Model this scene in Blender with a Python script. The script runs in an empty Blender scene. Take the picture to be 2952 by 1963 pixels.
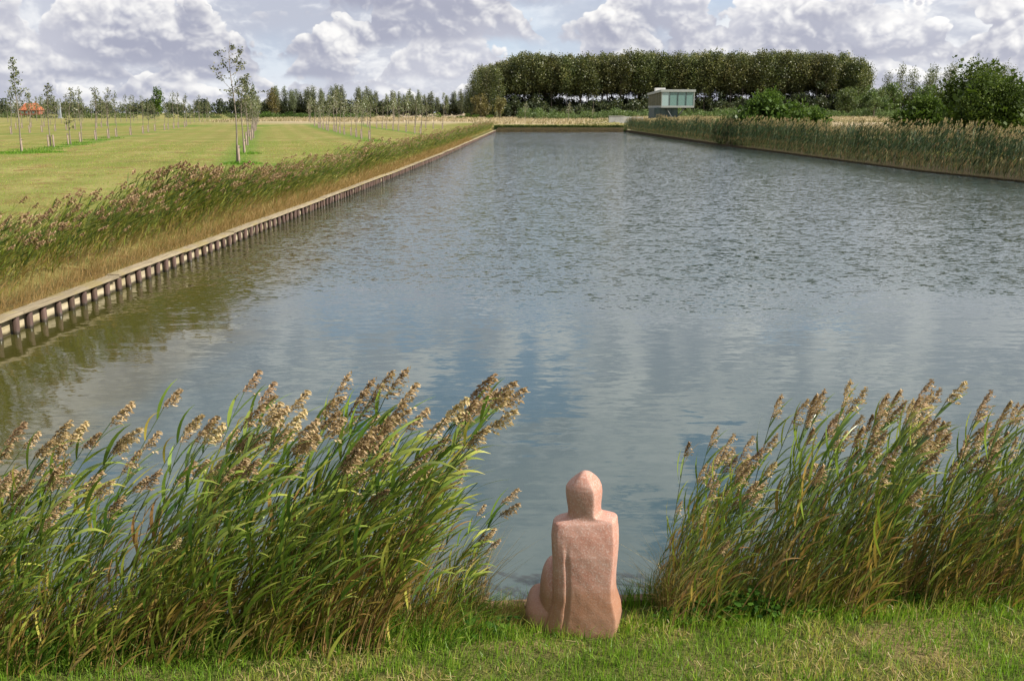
import bpy, math, random
import numpy as np
from mathutils import Vector, Euler

SC = bpy.context.scene
COL = SC.collection
RAD = math.radians

# ------------------------------------------------------------------ camera
EYE = 3.4
cam_d = bpy.data.cameras.new('camera')
cam = bpy.data.objects.new('camera', cam_d); COL.objects.link(cam)
cam.location = (0, 0, EYE)
cam.rotation_euler = (RAD(90 - 12.769), 0, 0)
cam_d.sensor_width = 36; cam_d.lens = 35.33
cam_d.clip_start = 0.05; cam_d.clip_end = 9000
SC.camera = cam

# ------------------------------------------------------------------ light
SUN_AZ, SUN_EL = 107.0, 38.0          # degrees clockwise from +Y, and above the horizon
sv = Vector((math.sin(RAD(SUN_AZ)) * math.cos(RAD(SUN_EL)), math.cos(RAD(SUN_AZ)) * math.cos(RAD(SUN_EL)), math.sin(RAD(SUN_EL))))
sun_d = bpy.data.lights.new('sun', 'SUN'); sun_d.energy = 5.0; sun_d.angle = RAD(0.5); sun_d.color = (1.0, 0.93, 0.82)
sun = bpy.data.objects.new('sun', sun_d); COL.objects.link(sun)
sun.location = (60, 10, 60)
sun.rotation_euler = (-sv).to_track_quat('-Z', 'Y').to_euler()

SC.view_settings.view_transform = 'Standard'
SC.view_settings.look = 'None'
SC.view_settings.gamma = 1.0
SC.view_settings.use_curve_mapping = False
SC.view_settings.exposure = 0.75
SC.render.engine = 'CYCLES'
SC.cycles.max_bounces = 6
SC.cycles.diffuse_bounces = 2
SC.cycles.glossy_bounces = 3
SC.cycles.transmission_bounces = 4
SC.cycles.transparent_max_bounces = 6
SC.cycles.caustics_reflective = False
SC.cycles.caustics_refractive = False
SC.cycles.sample_clamp_indirect = 4.0

# ------------------------------------------------------------------ node helper
class NT:
    def __init__(s, tree):
        s.t = tree; s.n = tree.nodes; s.l = tree.links
    def put(s, sock, v):
        if v is None: return
        if hasattr(v, 'links'): s.l.new(v, sock)
        elif isinstance(v, (tuple, list)):
            if len(v) == 3 and sock.type == 'RGBA': v = (*v, 1)
            sock.default_value = v
        else: sock.default_value = v
    def node(s, kind, props=None, **ins):
        n = s.n.new(kind)
        for k, v in (props or {}).items(): setattr(n, k, v)
        for k, v in ins.items(): s.put(n.inputs[k.replace('_', ' ')], v)
        return n
    def math(s, op, a, b=None, c=None, clamp=False):
        n = s.n.new('ShaderNodeMath'); n.operation = op; n.use_clamp = clamp
        s.put(n.inputs[0], a); s.put(n.inputs[1], b)
        if c is not None: s.put(n.inputs[2], c)
        return n.outputs[0]
    def vmath(s, op, a, b=None, out=0):
        n = s.n.new('ShaderNodeVectorMath'); n.operation = op
        s.put(n.inputs[0], a)
        if op == 'SCALE': s.put(n.inputs['Scale'], b)
        else: s.put(n.inputs[1], b)
        return n.outputs[out]
    def noise(s, vec, scale, detail=4, rough=.55, dist=0, out='Fac', lac=2.0):
        n = s.node('ShaderNodeTexNoise', None, Scale=scale, Detail=detail, Roughness=rough, Distortion=dist, Lacunarity=lac)
        if vec is not None: s.l.new(vec, n.inputs['Vector'])
        return n.outputs[out]
    def ramp(s, fac, stops, interp='LINEAR'):
        n = s.n.new('ShaderNodeValToRGB'); cr = n.color_ramp; cr.interpolation = interp
        while len(cr.elements) < len(stops): cr.elements.new(.5)
        for e, (p, c) in zip(cr.elements, stops):
            e.position = p
            e.color = (c, c, c, 1) if isinstance(c, (int, float)) else (*c, 1)
        s.put(n.inputs[0], fac); return n.outputs[0]
    def smooth(s, v, a, b, lo=0.0, hi=1.0):
        n = s.n.new('ShaderNodeMapRange'); n.interpolation_type = 'SMOOTHSTEP'
        s.put(n.inputs[0], v)
        for i, x in enumerate((a, b, lo, hi)): s.put(n.inputs[1 + i], x)
        return n.outputs[0]
    def mix(s, f, a, b, blend='MIX'):
        n = s.n.new('ShaderNodeMix'); n.data_type = 'RGBA'; n.blend_type = blend
        s.put(n.inputs[0], f); s.put(n.inputs[6], a); s.put(n.inputs[7], b); return n.outputs[2]
    def sep(s, v):
        n = s.n.new('ShaderNodeSeparateXYZ'); s.l.new(v, n.inputs[0]); return n.outputs
    def comb(s, x, y, z):
        n = s.n.new('ShaderNodeCombineXYZ'); s.put(n.inputs[0], x); s.put(n.inputs[1], y); s.put(n.inputs[2], z); return n.outputs[0]
    def attr(s, name, out='Fac'):
        n = s.n.new('ShaderNodeAttribute'); n.attribute_name = name; return n.outputs[out]

# ------------------------------------------------------------------ sky: Nishita daylight with broken cumulus
world = bpy.data.worlds.new('World'); SC.world = world; world.use_nodes = True
W = NT(world.node_tree); W.n.clear()
sky = W.node('ShaderNodeTexSky', dict(sky_type='NISHITA', sun_disc=False, sun_elevation=RAD(SUN_EL), sun_rotation=RAD(SUN_AZ),
                                      altitude=0, air_density=1.0, dust_density=0.4, ozone_density=2.0))
geo = W.n.new('ShaderNodeTexCoord').outputs['Generated']
dirv = W.vmath('NORMALIZE', geo)
dx, dy, dz = W.sep(dirv)
zc = W.math('MAXIMUM', dz, 0.0)
sc_ = W.math('DIVIDE', 1.0, W.math('ADD', zc, 0.62))
def cloud_pos(up, side):
    """position on the cloud field; clouds grow towards the zenith, flattened about 2:1 near the horizon"""
    z = W.math('ADD', zc, up)
    v = W.comb(W.math('ADD', dx, side), dy, W.math('MULTIPLY', z, .9))
    return W.vmath('SCALE', v, sc_)
p0 = cloud_pos(0, 0); p1 = cloud_pos(.013, .009)
def warp(v):
    n = W.node('ShaderNodeTexNoise', None, Scale=4.5, Detail=2.0)
    W.l.new(v, n.inputs['Vector'])
    return W.vmath('ADD', v, W.vmath('SCALE', W.vmath('SUBTRACT', n.outputs['Color'], (.5, .5, .5)), .10))
def heap(v, full):
    """rounded cumulus heaps: folded noise gives swelling lobes with creases between them"""
    d = W.math('MULTIPLY', W.noise(v, 6.0, 3, .5), 1.0)
    for k, (s_, a) in enumerate(((9.5, .52), (20.0, .30), (43.0, .17), (90.0, .09))[:4 if full else 3]):
        n = W.noise(v, s_, 0 if k < 2 else 1, .5)
        d = W.math('ADD', d, W.math('MULTIPLY', W.math('ABSOLUTE', W.math('SUBTRACT', n, .5)), a * 1.6))
    return d
w0 = warp(p0); w1 = warp(p1)
big = W.noise(p0, 2.4, 2, .5)
f0 = heap(w0, True); f1 = heap(w1, True)
d0 = W.math('ADD', W.math('MULTIPLY', big, .6), f0)
edge = W.math('SUBTRACT', f0, f1)
lit = W.math('ADD', W.smooth(edge, -.16, .23), W.math('MULTIPLY', W.math('SUBTRACT', .98, d0), .55), clamp=True)
lit = W.math('ADD', lit, W.smooth(dz, .16, .35, 0.0, .14), clamp=True)
lit = W.ramp(lit, [(0, 0), (.28, .2), (.52, .6), (.85, 1)])
cover = W.smooth(d0, .79, .87)
sunward = W.smooth(W.vmath('DOT_PRODUCT', dirv, tuple(sv), out=1), -.6, .8)
shade = W.mix(sunward, (3.6, 3.75, 4.75), (4.3, 4.4, 5.25))
shade = W.mix(W.smooth(W.noise(p0, 3.2, 2, .5), .42, .62), shade, (5.3, 5.4, 6.2))
bright = W.mix(sunward, (9.6, 9.45, 9.2), (11.2, 11.0, 10.6))
pale = W.mix(W.smooth(dz, .0, .5, .80, .15), W.vmath('MULTIPLY', sky.outputs[0], (.8, 1.0, 1.25)), (5.4, 6.5, 8.0))
high = W.mix(W.math('MULTIPLY', cover, .96), pale, W.mix(lit, shade, bright))
# ranks of cumulus near the horizon, seen from the side: level grey bases, heaped bright tops, each rank nearer and higher
hl = W.math('SQRT', W.math('ADD', W.math('MULTIPLY', dx, dx), W.math('MULTIPLY', dy, dy)))
hx = W.math('DIVIDE', dx, hl); hy = W.math('DIVIDE', dy, hl)
ps = W.vmath('MULTIPLY', dirv, (1.0, 1.0, 1.25))
def puffs(v):
    d = None
    for s_, a in ((15.0, 1.0), (34.0, .52), (76.0, .27), (165.0, .14)):
        n = W.math('MULTIPLY', W.math('ABSOLUTE', W.math('SUBTRACT', W.noise(v, s_, 0), .5)), a)
        d = n if d is None else W.math('ADD', d, n)
    return d
b0 = puffs(ps); b1 = puffs(W.vmath('ADD', ps, (.004, -.001, .007)))
bil = W.math('MULTIPLY', W.math('SUBTRACT', b0, .19), 1.9)
relief = W.math('SUBTRACT', b0, b1)
low = W.mix(W.smooth(dz, .0, .07), (7.6, 7.9, 8.5), pale)
veil = W.smooth(f0, .66, .92)
low = W.mix(W.math('MULTIPLY', W.smooth(big, .38, .54), .88), low, W.mix(lit, W.mix(.45, shade, (6.6, 6.8, 7.5)), W.mix(.55, bright, (7.6, 7.7, 8.1))))
RANKS = ((.003, .013), (.011, .018), (.022, .025), (.037, .033), (.056, .042), (.080, .052), (.110, .062), (.142, .07))
for k, (zb, Hk) in enumerate(RANKS):
    fk = 0.26 / Hk
    n = W.noise(W.comb(W.math('MULTIPLY', hx, fk), W.math('MULTIPLY', hy, fk), 7.3 * k + 1.7), 1.0, 2, .5)
    top = W.math('MULTIPLY', W.smooth(n, .35, .63), Hk * 1.85)
    base = W.math('ADD', zb, W.math('MULTIPLY', W.math('SINE', W.math('ADD', W.math('MULTIPLY', hx, 5.0 + k), 1.9 * k)), Hk * .22))
    rel = W.math('SUBTRACT', dz, base)
    over = W.math('SUBTRACT', W.math('ADD', top, W.math('MULTIPLY', bil, Hk * 1.5)), rel)
    a = W.math('MULTIPLY', W.smooth(over, 0.0, Hk * .15), W.smooth(W.math('ADD', rel, W.math('MULTIPLY', bil, Hk * .3)), -Hk * .10, Hk * .20))
    up = W.math('DIVIDE', rel, Hk)
    s = W.math('ADD', W.math('MULTIPLY', up, .50), W.math('ADD', W.math('MULTIPLY', relief, 2.4), W.math('MULTIPLY', bil, .5)))
    s = W.math('ADD', s, W.smooth(over, Hk * .5, 0.0, 0.0, .22))
    s = W.smooth(s, -.02, .98)
    haze = max(0.0, .30 - k * .06)
    col = W.mix(s, W.mix(haze, shade, (6.4, 6.6, 7.4)), W.mix(haze, bright, (7.8, 7.9, 8.2)))
    low = W.mix(W.math('MULTIPLY', a, .95), low, col)
final = W.mix(W.smooth(W.math('ADD', dz, W.math('MULTIPLY', edge, .10)), .13, .20), low, high)
bg = W.node('ShaderNodeBackground', None, Color=final, Strength=.064)
W.l.new(bg.outputs[0], W.node('ShaderNodeOutputWorld').inputs['Surface'])
world.cycles.sampling_method = 'MANUAL'; world.cycles.sample_map_resolution = 256

# ------------------------------------------------------------------ materials
def new_mat(name):
    m = bpy.data.materials.new(name); m.use_nodes = True
    m.node_tree.nodes.clear(); return m, NT(m.node_tree)
def finish(m, T, shader, disp=None):
    o = T.node('ShaderNodeOutputMaterial'); T.l.new(shader, o.inputs['Surface']); return m
def principled(T, **k):
    return T.node('ShaderNodeBsdfPrincipled', None, **k).outputs[0]
def bump(T, h, strength=.5, dist=.02):
    return T.node('ShaderNodeBump', None, Height=h, Strength=strength, Distance=dist).outputs[0]
def wpos(T):
    return T.n.new('ShaderNodeNewGeometry').outputs['Position']
def opos(T):
    return T.n.new('ShaderNodeTexCoord').outputs['Object']

def leaf_mat(name, stops, trans=.35, rough=.45, vary=.25, spec=.4):
    """leaves, blades and plumes: colour by the 'tint' attribute, a little different for each plant, light comes through"""
    m, T = new_mat(name)
    tint = T.attr('tint')
    col = T.ramp(tint, stops)
    rnd = T.n.new('ShaderNodeObjectInfo').outputs['Random']
    hsv = T.node('ShaderNodeHueSaturation', None, Color=col, Value=T.math('ADD', T.math('MULTIPLY', rnd, vary), 1 - vary / 2),
                 Hue=T.math('ADD', T.math('MULTIPLY', rnd, .03), .485))
    c = hsv.outputs[0]
    p = principled(T, Base_Color=c, Roughness=rough, Specular_IOR_Level=spec)
    t = T.node('ShaderNodeBsdfTranslucent', None, Color=T.mix(1.0, c, (1.15, 1.2, .75), 'MULTIPLY')).outputs[0]
    mx = T.node('ShaderNodeMixShader', None, Fac=trans); T.l.new(p, mx.inputs[1]); T.l.new(t, mx.inputs[2])
    return finish(m, T, mx.outputs[0])

def plain_mat(name, c1, c2, scale=8, rough=.8, bumpd=.01, stretch=(1, 1, 1), detail=5, spec=.3, metallic=0.0):
    m, T = new_mat(name)
    p = T.vmath('MULTIPLY', opos(T), stretch)
    n = T.noise(p, scale, detail, .6)
    col = T.mix(T.smooth(n, .3, .7), c1, c2)
    return finish(m, T, principled(T, Base_Color=col, Roughness=rough, Specular_IOR_Level=spec, Metallic=metallic,
                                   Normal=bump(T, n, .6, bumpd)))

M = {}
M['reed_leaf'] = leaf_mat('reed_leaf', [(0, (.055, .110, .018)), (.35, (.20, .275, .038)), (.6, (.37, .38, .07)), (.8, (.44, .32, .075)), (1, (.31, .185, .065))], .32, .33, .3, .6)
M['belt_leaf'] = leaf_mat('belt_leaf', [(0, (.045, .090, .020)), (.35, (.18, .24, .042)), (.6, (.33, .32, .07)), (.8, (.36, .28, .10)), (1, (.44, .30, .13))], .36, .6, 0, .2)
M['pale_plume'] = leaf_mat('pale_plume', [(0, (.16, .11, .06)), (.5, (.42, .33, .19)), (1, (.66, .55, .37))], .35, .7, 0, .15)
M['shaded_belt_leaf'] = leaf_mat('shaded_belt_leaf', [(0, (.018, .040, .014)), (.35, (.062, .096, .026)), (.6, (.15, .14, .05)), (.8, (.24, .16, .07)), (1, (.30, .19, .09))], .14, .6, 0, .2)  # darker copy of belt_leaf, shade of the unlit shore side put into the colour
M['reed_stem'] = leaf_mat('reed_stem', [(0, (.06, .10, .025)), (.5, (.15, .13, .04)), (1, (.27, .165, .065))], .1, .5, .3)
M['plume'] = leaf_mat('plume', [(0, (.11, .066, .036)), (.5, (.315, .215, .108)), (1, (.60, .465, .275))], .30, .6, .35, .25)
M['grass'] = leaf_mat('grass', [(0, (.060, .130, .014)), (.4, (.20, .335, .026)), (.65, (.37, .41, .07)), (.82, (.36, .25, .11)), (1, (.52, .40, .22))], .42, .45, 0, .4)
M['dry_grass'] = leaf_mat('dry_grass', [(0, (.11, .13, .028)), (.4, (.25, .17, .052)), (1, (.42, .30, .13))], .35, .6, 0, .3)
M['blond_grass'] = leaf_mat('blond_grass', [(0, (.12, .13, .04)), (.3, (.30, .25, .14)), (1, (.50, .41, .29))], .3, .7, 0, .2)
M['far_bank'] = leaf_mat('far_bank', [(0, (.020, .038, .010)), (.4, (.07, .095, .022)), (.7, (.18, .17, .05)), (1, (.30, .26, .11))], .2, .6, 0, .2)
M['weed'] = leaf_mat('weed', [(0, (.018, .055, .008)), (.6, (.050, .125, .014)), (1, (.13, .24, .025))], .4, .7, 0, .1)
M['sapling_leaf'] = leaf_mat('sapling_leaf', [(0, (.045, .065, .02)), (.5, (.11, .13, .045)), (.75, (.24, .24, .12)), (1, (.46, .48, .42))], .3, .5, .35)
M['poplar_leaf'] = leaf_mat('poplar_leaf', [(0, (.028, .042, .013)), (.5, (.095, .112, .034)), (.8, (.175, .175, .062)), (1, (.30, .28, .13))], .3, .45, .35, .4)
M['poplar_grey'] = leaf_mat('poplar_grey', [(0, (.06, .075, .035)), (.5, (.13, .15, .08)), (1, (.27, .29, .19))], .35, .5, .3, .4)
M['bush_leaf'] = leaf_mat('bush_leaf', [(0, (.022, .045, .008)), (.5, (.070, .118, .018)), (.8, (.13, .19, .032)), (1, (.23, .29, .07))],   .35, .6, .3, .2)
M['thicket_leaf'] = leaf_mat('thicket_leaf', [(0, (.035, .060, .016)), (.5, (.085, .125, .035)), (1, (.20, .25, .09))], .35, .5, .2)
M['dark_leaf'] = leaf_mat('dark_leaf', [(0, (.012, .022, .009)), (.6, (.035, .050, .018)), (1, (.085, .095, .032))], .25, .5, .3)
M['olive_leaf'] = leaf_mat('olive_leaf', [(0, (.06, .055, .02)), (.5, (.14, .12, .04)), (1, (.27, .23, .09))], .3, .5, .2)
M['bark'] = plain_mat('bark', (.13, .11, .085), (.24, .205, .165), 14, .85, .01, (1, 1, .3))
M['dark_bark'] = plain_mat('dark_bark', (.075, .062, .048), (.17, .15, .12), 6, .9, .02, (1, 1, .2))
M['stake'] = plain_mat('stake', (.17, .13, .10), (.29, .23, .18), 18, .85, .005, (1, 1, .15))
M['strap'] = plain_mat('strap', (.03, .03, .03), (.05, .05, .05), 20, .7, .001)
M['concrete'] = plain_mat('concrete', (.27, .27, .26), (.38, .38, .36), 1.2, .9, .01)
M['mat_white'] = plain_mat('mat_white', (.55, .55, .53), (.62, .62, .60), 2, .5, .001)
M['fascia'] = plain_mat('fascia', (.24, .265, .255), (.30, .32, .31), 2, .4, .001)
M['side_panel'] = plain_mat('side_panel', (.055, .060, .030), (.085, .085, .045), 2, .45, .003, (1, 1, .2))
M['stem_steel'] = plain_mat('stem_steel', (.035, .060, .065), (.060, .090, .095), 2, .5, .003, (1, 1, .2))
M['dark_steel'] = plain_mat('dark_steel', (.04, .045, .045), (.06, .065, .065), 5, .5, .002)
M['roof_tile'] = plain_mat('roof_tile', (.30, .085, .042), (.40, .13, .06), 1.5, .8, .03)
M['brick_wall'] = plain_mat('brick_wall', (.20, .075, .05), (.28, .11, .07), 3, .9, .01)
M['grey_metal'] = plain_mat('grey_metal', (.22, .25, .29), (.30, .33, .37), .6, .5, .005)
def glass_mat(name, c, mixf):
    m, T = new_mat(name)
    d = principled(T, Base_Color=c, Roughness=.06, Specular_IOR_Level=.8, IOR=1.5)
    t = T.node('ShaderNodeBsdfTransparent', None, Color=(.62, .80, .74)).outputs[0]
    mx = T.node('ShaderNodeMixShader', None, Fac=mixf); T.l.new(d, mx.inputs[1]); T.l.new(t, mx.inputs[2])
    return finish(m, T, mx.outputs[0])
M['glass'] = glass_mat('glass', (.17, .29, .265), .28)
M['frosted'] = glass_mat('frosted', (.28, .38, .375), .06)

# timber of the water edge: weathered grey-yellow boards; piles brown, dark and wet at the foot
def timber(name, c1, c2, c3, wet=True, grain=(1, .08, 1)):
    m, T = new_mat(name)
    P = wpos(T)
    g = T.noise(T.vmath('MULTIPLY', P, grain), 22, 6, .6)
    big = T.noise(P, 1.3, 3, .5)
    rnd = T.n.new('ShaderNodeObjectInfo').outputs['Random']
    col = T.mix(T.smooth(g, .3, .72), c1, c2)
    col = T.mix(T.math('MULTIPLY', T.smooth(big, .48, .65), .6), col, c3)
    col = T.mix(T.math('MULTIPLY', rnd, .45), col, T.vmath('SCALE', col, .55))
    r = .85
    if wet:
        z = T.sep(P)[2]
        f = T.smooth(T.math('ADD', z, T.math('MULTIPLY', T.noise(P, 9, 2), .05)), .05, .11, 1.0, 0.0)
        col = T.mix(T.math('MULTIPLY', f, .85), col, (.022, .020, .012))
        r = T.math('SUBTRACT', .85, T.math('MULTIPLY', f, .55))
    return finish(m, T, principled(T, Base_Color=col, Roughness=r, Specular_IOR_Level=.3, Normal=bump(T, g, .7, .008)))
M['cap'] = timber('cap', (.22, .18, .12), (.37, .31, .21), (.30, .24, .09), False)
M['plank'] = timber('plank', (.32, .27, .18), (.48, .42, .30), (.36, .30, .15), True)
M['pile'] = timber('pile', (.060, .038, .032), (.125, .080, .068), (.09, .062, .038), True, (1, 1, .08))
M['old_beam'] = timber('old_beam', (.16, .085, .055), (.27, .16, .11), (.2, .12, .07), False, (.08, 1, 1))

# pink granite of the seated figure
m, T = new_mat('pink_stone')
P = opos(T)
sp = T.noise(P, 95, 3, .7); sp2 = T.noise(P, 220, 2, .6); blot = T.noise(P, 7, 5, .62); med = T.noise(P, 32, 4, .65)
z = T.sep(P)[2]
c = T.mix(T.smooth(blot, .34, .66), (.37, .178, .130), (.41, .24, .19))
c = T.mix(T.math('MULTIPLY', T.smooth(sp, .50, .66), .55), c, (.54, .44, .40))
c = T.mix(T.math('MULTIPLY', T.smooth(sp2, .56, .7), .5), c, (.22, .085, .055))
c = T.mix(T.math('MULTIPLY', T.smooth(med, .58, .74), .45), c, (.52, .36, .28))
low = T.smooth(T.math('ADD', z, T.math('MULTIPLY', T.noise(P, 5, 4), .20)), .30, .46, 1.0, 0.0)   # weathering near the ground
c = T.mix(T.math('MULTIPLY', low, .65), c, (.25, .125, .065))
ch = T.math('MULTIPLY', T.smooth(T.noise(P, 3.3, 5, .65), .60, .72), .5)
c = T.mix(ch, c, (.20, .15, .11))
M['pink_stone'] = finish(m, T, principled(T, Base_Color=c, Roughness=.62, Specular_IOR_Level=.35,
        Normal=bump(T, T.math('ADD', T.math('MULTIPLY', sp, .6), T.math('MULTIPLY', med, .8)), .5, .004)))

# water of the pond: turbid grey-green, calm in the lee of the near bank, rippled further out
m, T = new_mat('pond_water')
P = wpos(T); x, y, z = T.sep(P)
lee = T.noise(T.vmath('MULTIPLY', P, (.10, .16, 0)), 1.0, 3, .5)
ys = T.math('ADD', T.math('ADD', y, T.math('MULTIPLY', T.math('SUBTRACT', lee, .5), 10.0)), T.math('MULTIPLY', T.math('ABSOLUTE', T.math('ADD', x, -4.0)), -.10))
far = T.smooth(ys, 14.0, 22.0)
gust = T.noise(T.vmath('MULTIPLY', P, (.07, .05, 0)), 1.0, 3, .55)
def slopes(freq, det, dist=.3):
    n = T.node('ShaderNodeTexNoise', None, Scale=1.0, Detail=det, Roughness=.55, Distortion=dist)
    T.l.new(T.vmath('MULTIPLY', P, freq), n.inputs['Vector'])
    return T.vmath('SUBTRACT', n.outputs['Color'], (.5, .5, .5))
amp = T.math('MULTIPLY', far, T.smooth(gust, .28, .68, .62, 1.15))
s_ = T.vmath('SCALE', slopes((7.6, 13.5, 0), 3.0), T.math('MULTIPLY', amp, .78))
s_ = T.vmath('ADD', s_, T.vmath('SCALE', slopes((2.2, 3.6, 0), 1.0), T.math('MULTIPLY', amp, .28)))
s_ = T.vmath('ADD', s_, T.vmath('SCALE', slopes((1.5, 6.0, 0), 3.0, .6), .075))
s_ = T.vmath('ADD', s_, T.vmath('SCALE', slopes((8.0, 17.0, 0), 1.0), .03))
sx_, sy_, _ = T.sep(s_)
wn = T.vmath('NORMALIZE', T.comb(sx_, sy_, 1.0))
body = T.mix(T.smooth(gust, .35, .65), (.036, .060, .062), (.046, .072, .074))
olive_edge = T.math('ADD', x, T.math('MULTIPLY', T.math('SUBTRACT', T.noise(T.vmath('MULTIPLY', P, (.5, .35, 0)), 1.0, 4), .5), 3.0))
olive_reflection = T.math('MULTIPLY', T.smooth(olive_edge, -3.6, -5.2), T.smooth(y, 62, 18, .25, 1.0))
body = T.mix(T.math('MULTIPLY', olive_reflection, .92), body, (.048, .044, .007))   # olive water by the left shore, with a dark reflection painted in
M['pond_water'] = finish(m, T, principled(T, Base_Color=body, Roughness=.05, IOR=1.46, Specular_IOR_Level=.5, Normal=wn))

# ground: mown field, lawn, blond rough grass and bare bank by the attributes 'blond', 'bank', 'lush'
m, T = new_mat('ground')
P = wpos(T); x, y, z = T.sep(P)
blond = T.attr('blond'); bank = T.attr('bank'); lush = T.attr('lush'); lawn = T.attr('lawn')
n1 = T.noise(P, .16, 4, .55); n2 = T.noise(P, .9, 5, .6); n3 = T.noise(P, 6.0, 4, .65); n4 = T.noise(P, 34, 3, .65)
fld = T.mix(T.smooth(n1, .35, .65), (.165, .172, .040), (.255, .228, .080))
fld = T.mix(T.math('MULTIPLY', T.smooth(n2, .48, .72), .65), fld, (.145, .172, .036))
straw = T.noise(T.vmath('MULTIPLY', P, (1.1, .75, 1)), .9, 6, .68, .8)
fld = T.mix(T.math('MULTIPLY', T.math('MULTIPLY', T.smooth(straw, .50, .60), T.smooth(n1, .38, .58, .35, 1.0)), .85), fld, (.165, .095, .038))
fld = T.mix(T.math('MULTIPLY', T.smooth(n3, .52, .78), .45), fld, (.10, .125, .030))
stripe = T.smooth(T.math('SINE', T.math('MULTIPLY', T.math('ADD', x, T.math('MULTIPLY', y, .243)), 2.1)), -.6, .6)
fld = T.mix(T.math('MULTIPLY', stripe, .32), fld, (.130, .162, .030))
fld = T.mix(T.math('MULTIPLY', lush, T.smooth(n2, .25, .6, .5, 1.0)), fld, (.075, .150, .018))
lw = T.mix(T.smooth(n3, .35, .65), (.060, .080, .016), (.105, .105, .032))
lw = T.mix(T.math('MULTIPLY', T.smooth(n2, .52, .64), .6), lw, (.235, .165, .085))
bl = T.mix(T.smooth(T.noise(T.vmath('MULTIPLY', P, (.08, .5, 1)), 1.0, 5, .6), .35, .65), (.28, .225, .14), (.40, .33, .23))
bl = T.mix(T.math('MULTIPLY', T.smooth(n2, .5, .75), .4), bl, (.20, .19, .06))
bk = T.mix(T.smooth(n3, .35, .65), (.030, .022, .014), (.060, .048, .022))
c = T.mix(lawn, fld, lw); c = T.mix(blond, c, bl); c = T.mix(bank, c, bk)
c = T.mix(T.math('MULTIPLY', T.smooth(n4, .45, .75), .35), c, T.vmath('SCALE', c, .55))
M['ground'] = finish(m, T, principled(T, Base_Color=c, Roughness=.95, Specular_IOR_Level=.1,
        Normal=bump(T, T.math('ADD', T.math('MULTIPLY', n3, .5), T.math('MULTIPLY', n4, .25)), .9, .12)))

# ------------------------------------------------------------------ mesh helpers
def np_mesh(name, V, F, mats=None, tint=None, smooth=False, extra=None):
    """V (n,3); F is an (m,k) index array or a list of such arrays"""
    Fs = F if isinstance(F, list) else [F]
    Fs = [np.asarray(f, np.int32) for f in Fs if len(f)]
    V = np.asarray(V, np.float32)
    me = bpy.data.meshes.new(name)
    me.vertices.add(len(V)); me.vertices.foreach_set('co', V.ravel())
    loops = np.concatenate([f.ravel() for f in Fs]); counts = np.concatenate([np.full(len(f), f.shape[1], np.int32) for f in Fs])
    me.loops.add(len(loops)); me.loops.foreach_set('vertex_index', loops)
    me.polygons.add(len(counts)); starts = np.concatenate([[0], np.cumsum(counts)[:-1]]).astype(np.int32)
    me.polygons.foreach_set('loop_start', starts)
    me.polygons.foreach_set('use_smooth', np.full(len(counts), bool(smooth)))
    me.update(calc_edges=True)
    if tint is not None:
        a = me.attributes.new('tint', 'FLOAT', 'POINT'); a.data.foreach_set('value', np.clip(np.asarray(tint, np.float32), 0, 1))
    for k, v in (extra or {}).items():
        a = me.attributes.new(k, 'FLOAT', 'POINT'); a.data.foreach_set('value', np.asarray(v, np.float32))
    for mm in (mats if isinstance(mats, (list, tuple)) else [mats]):
        if mm: me.materials.append(mm)
    return me

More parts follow.
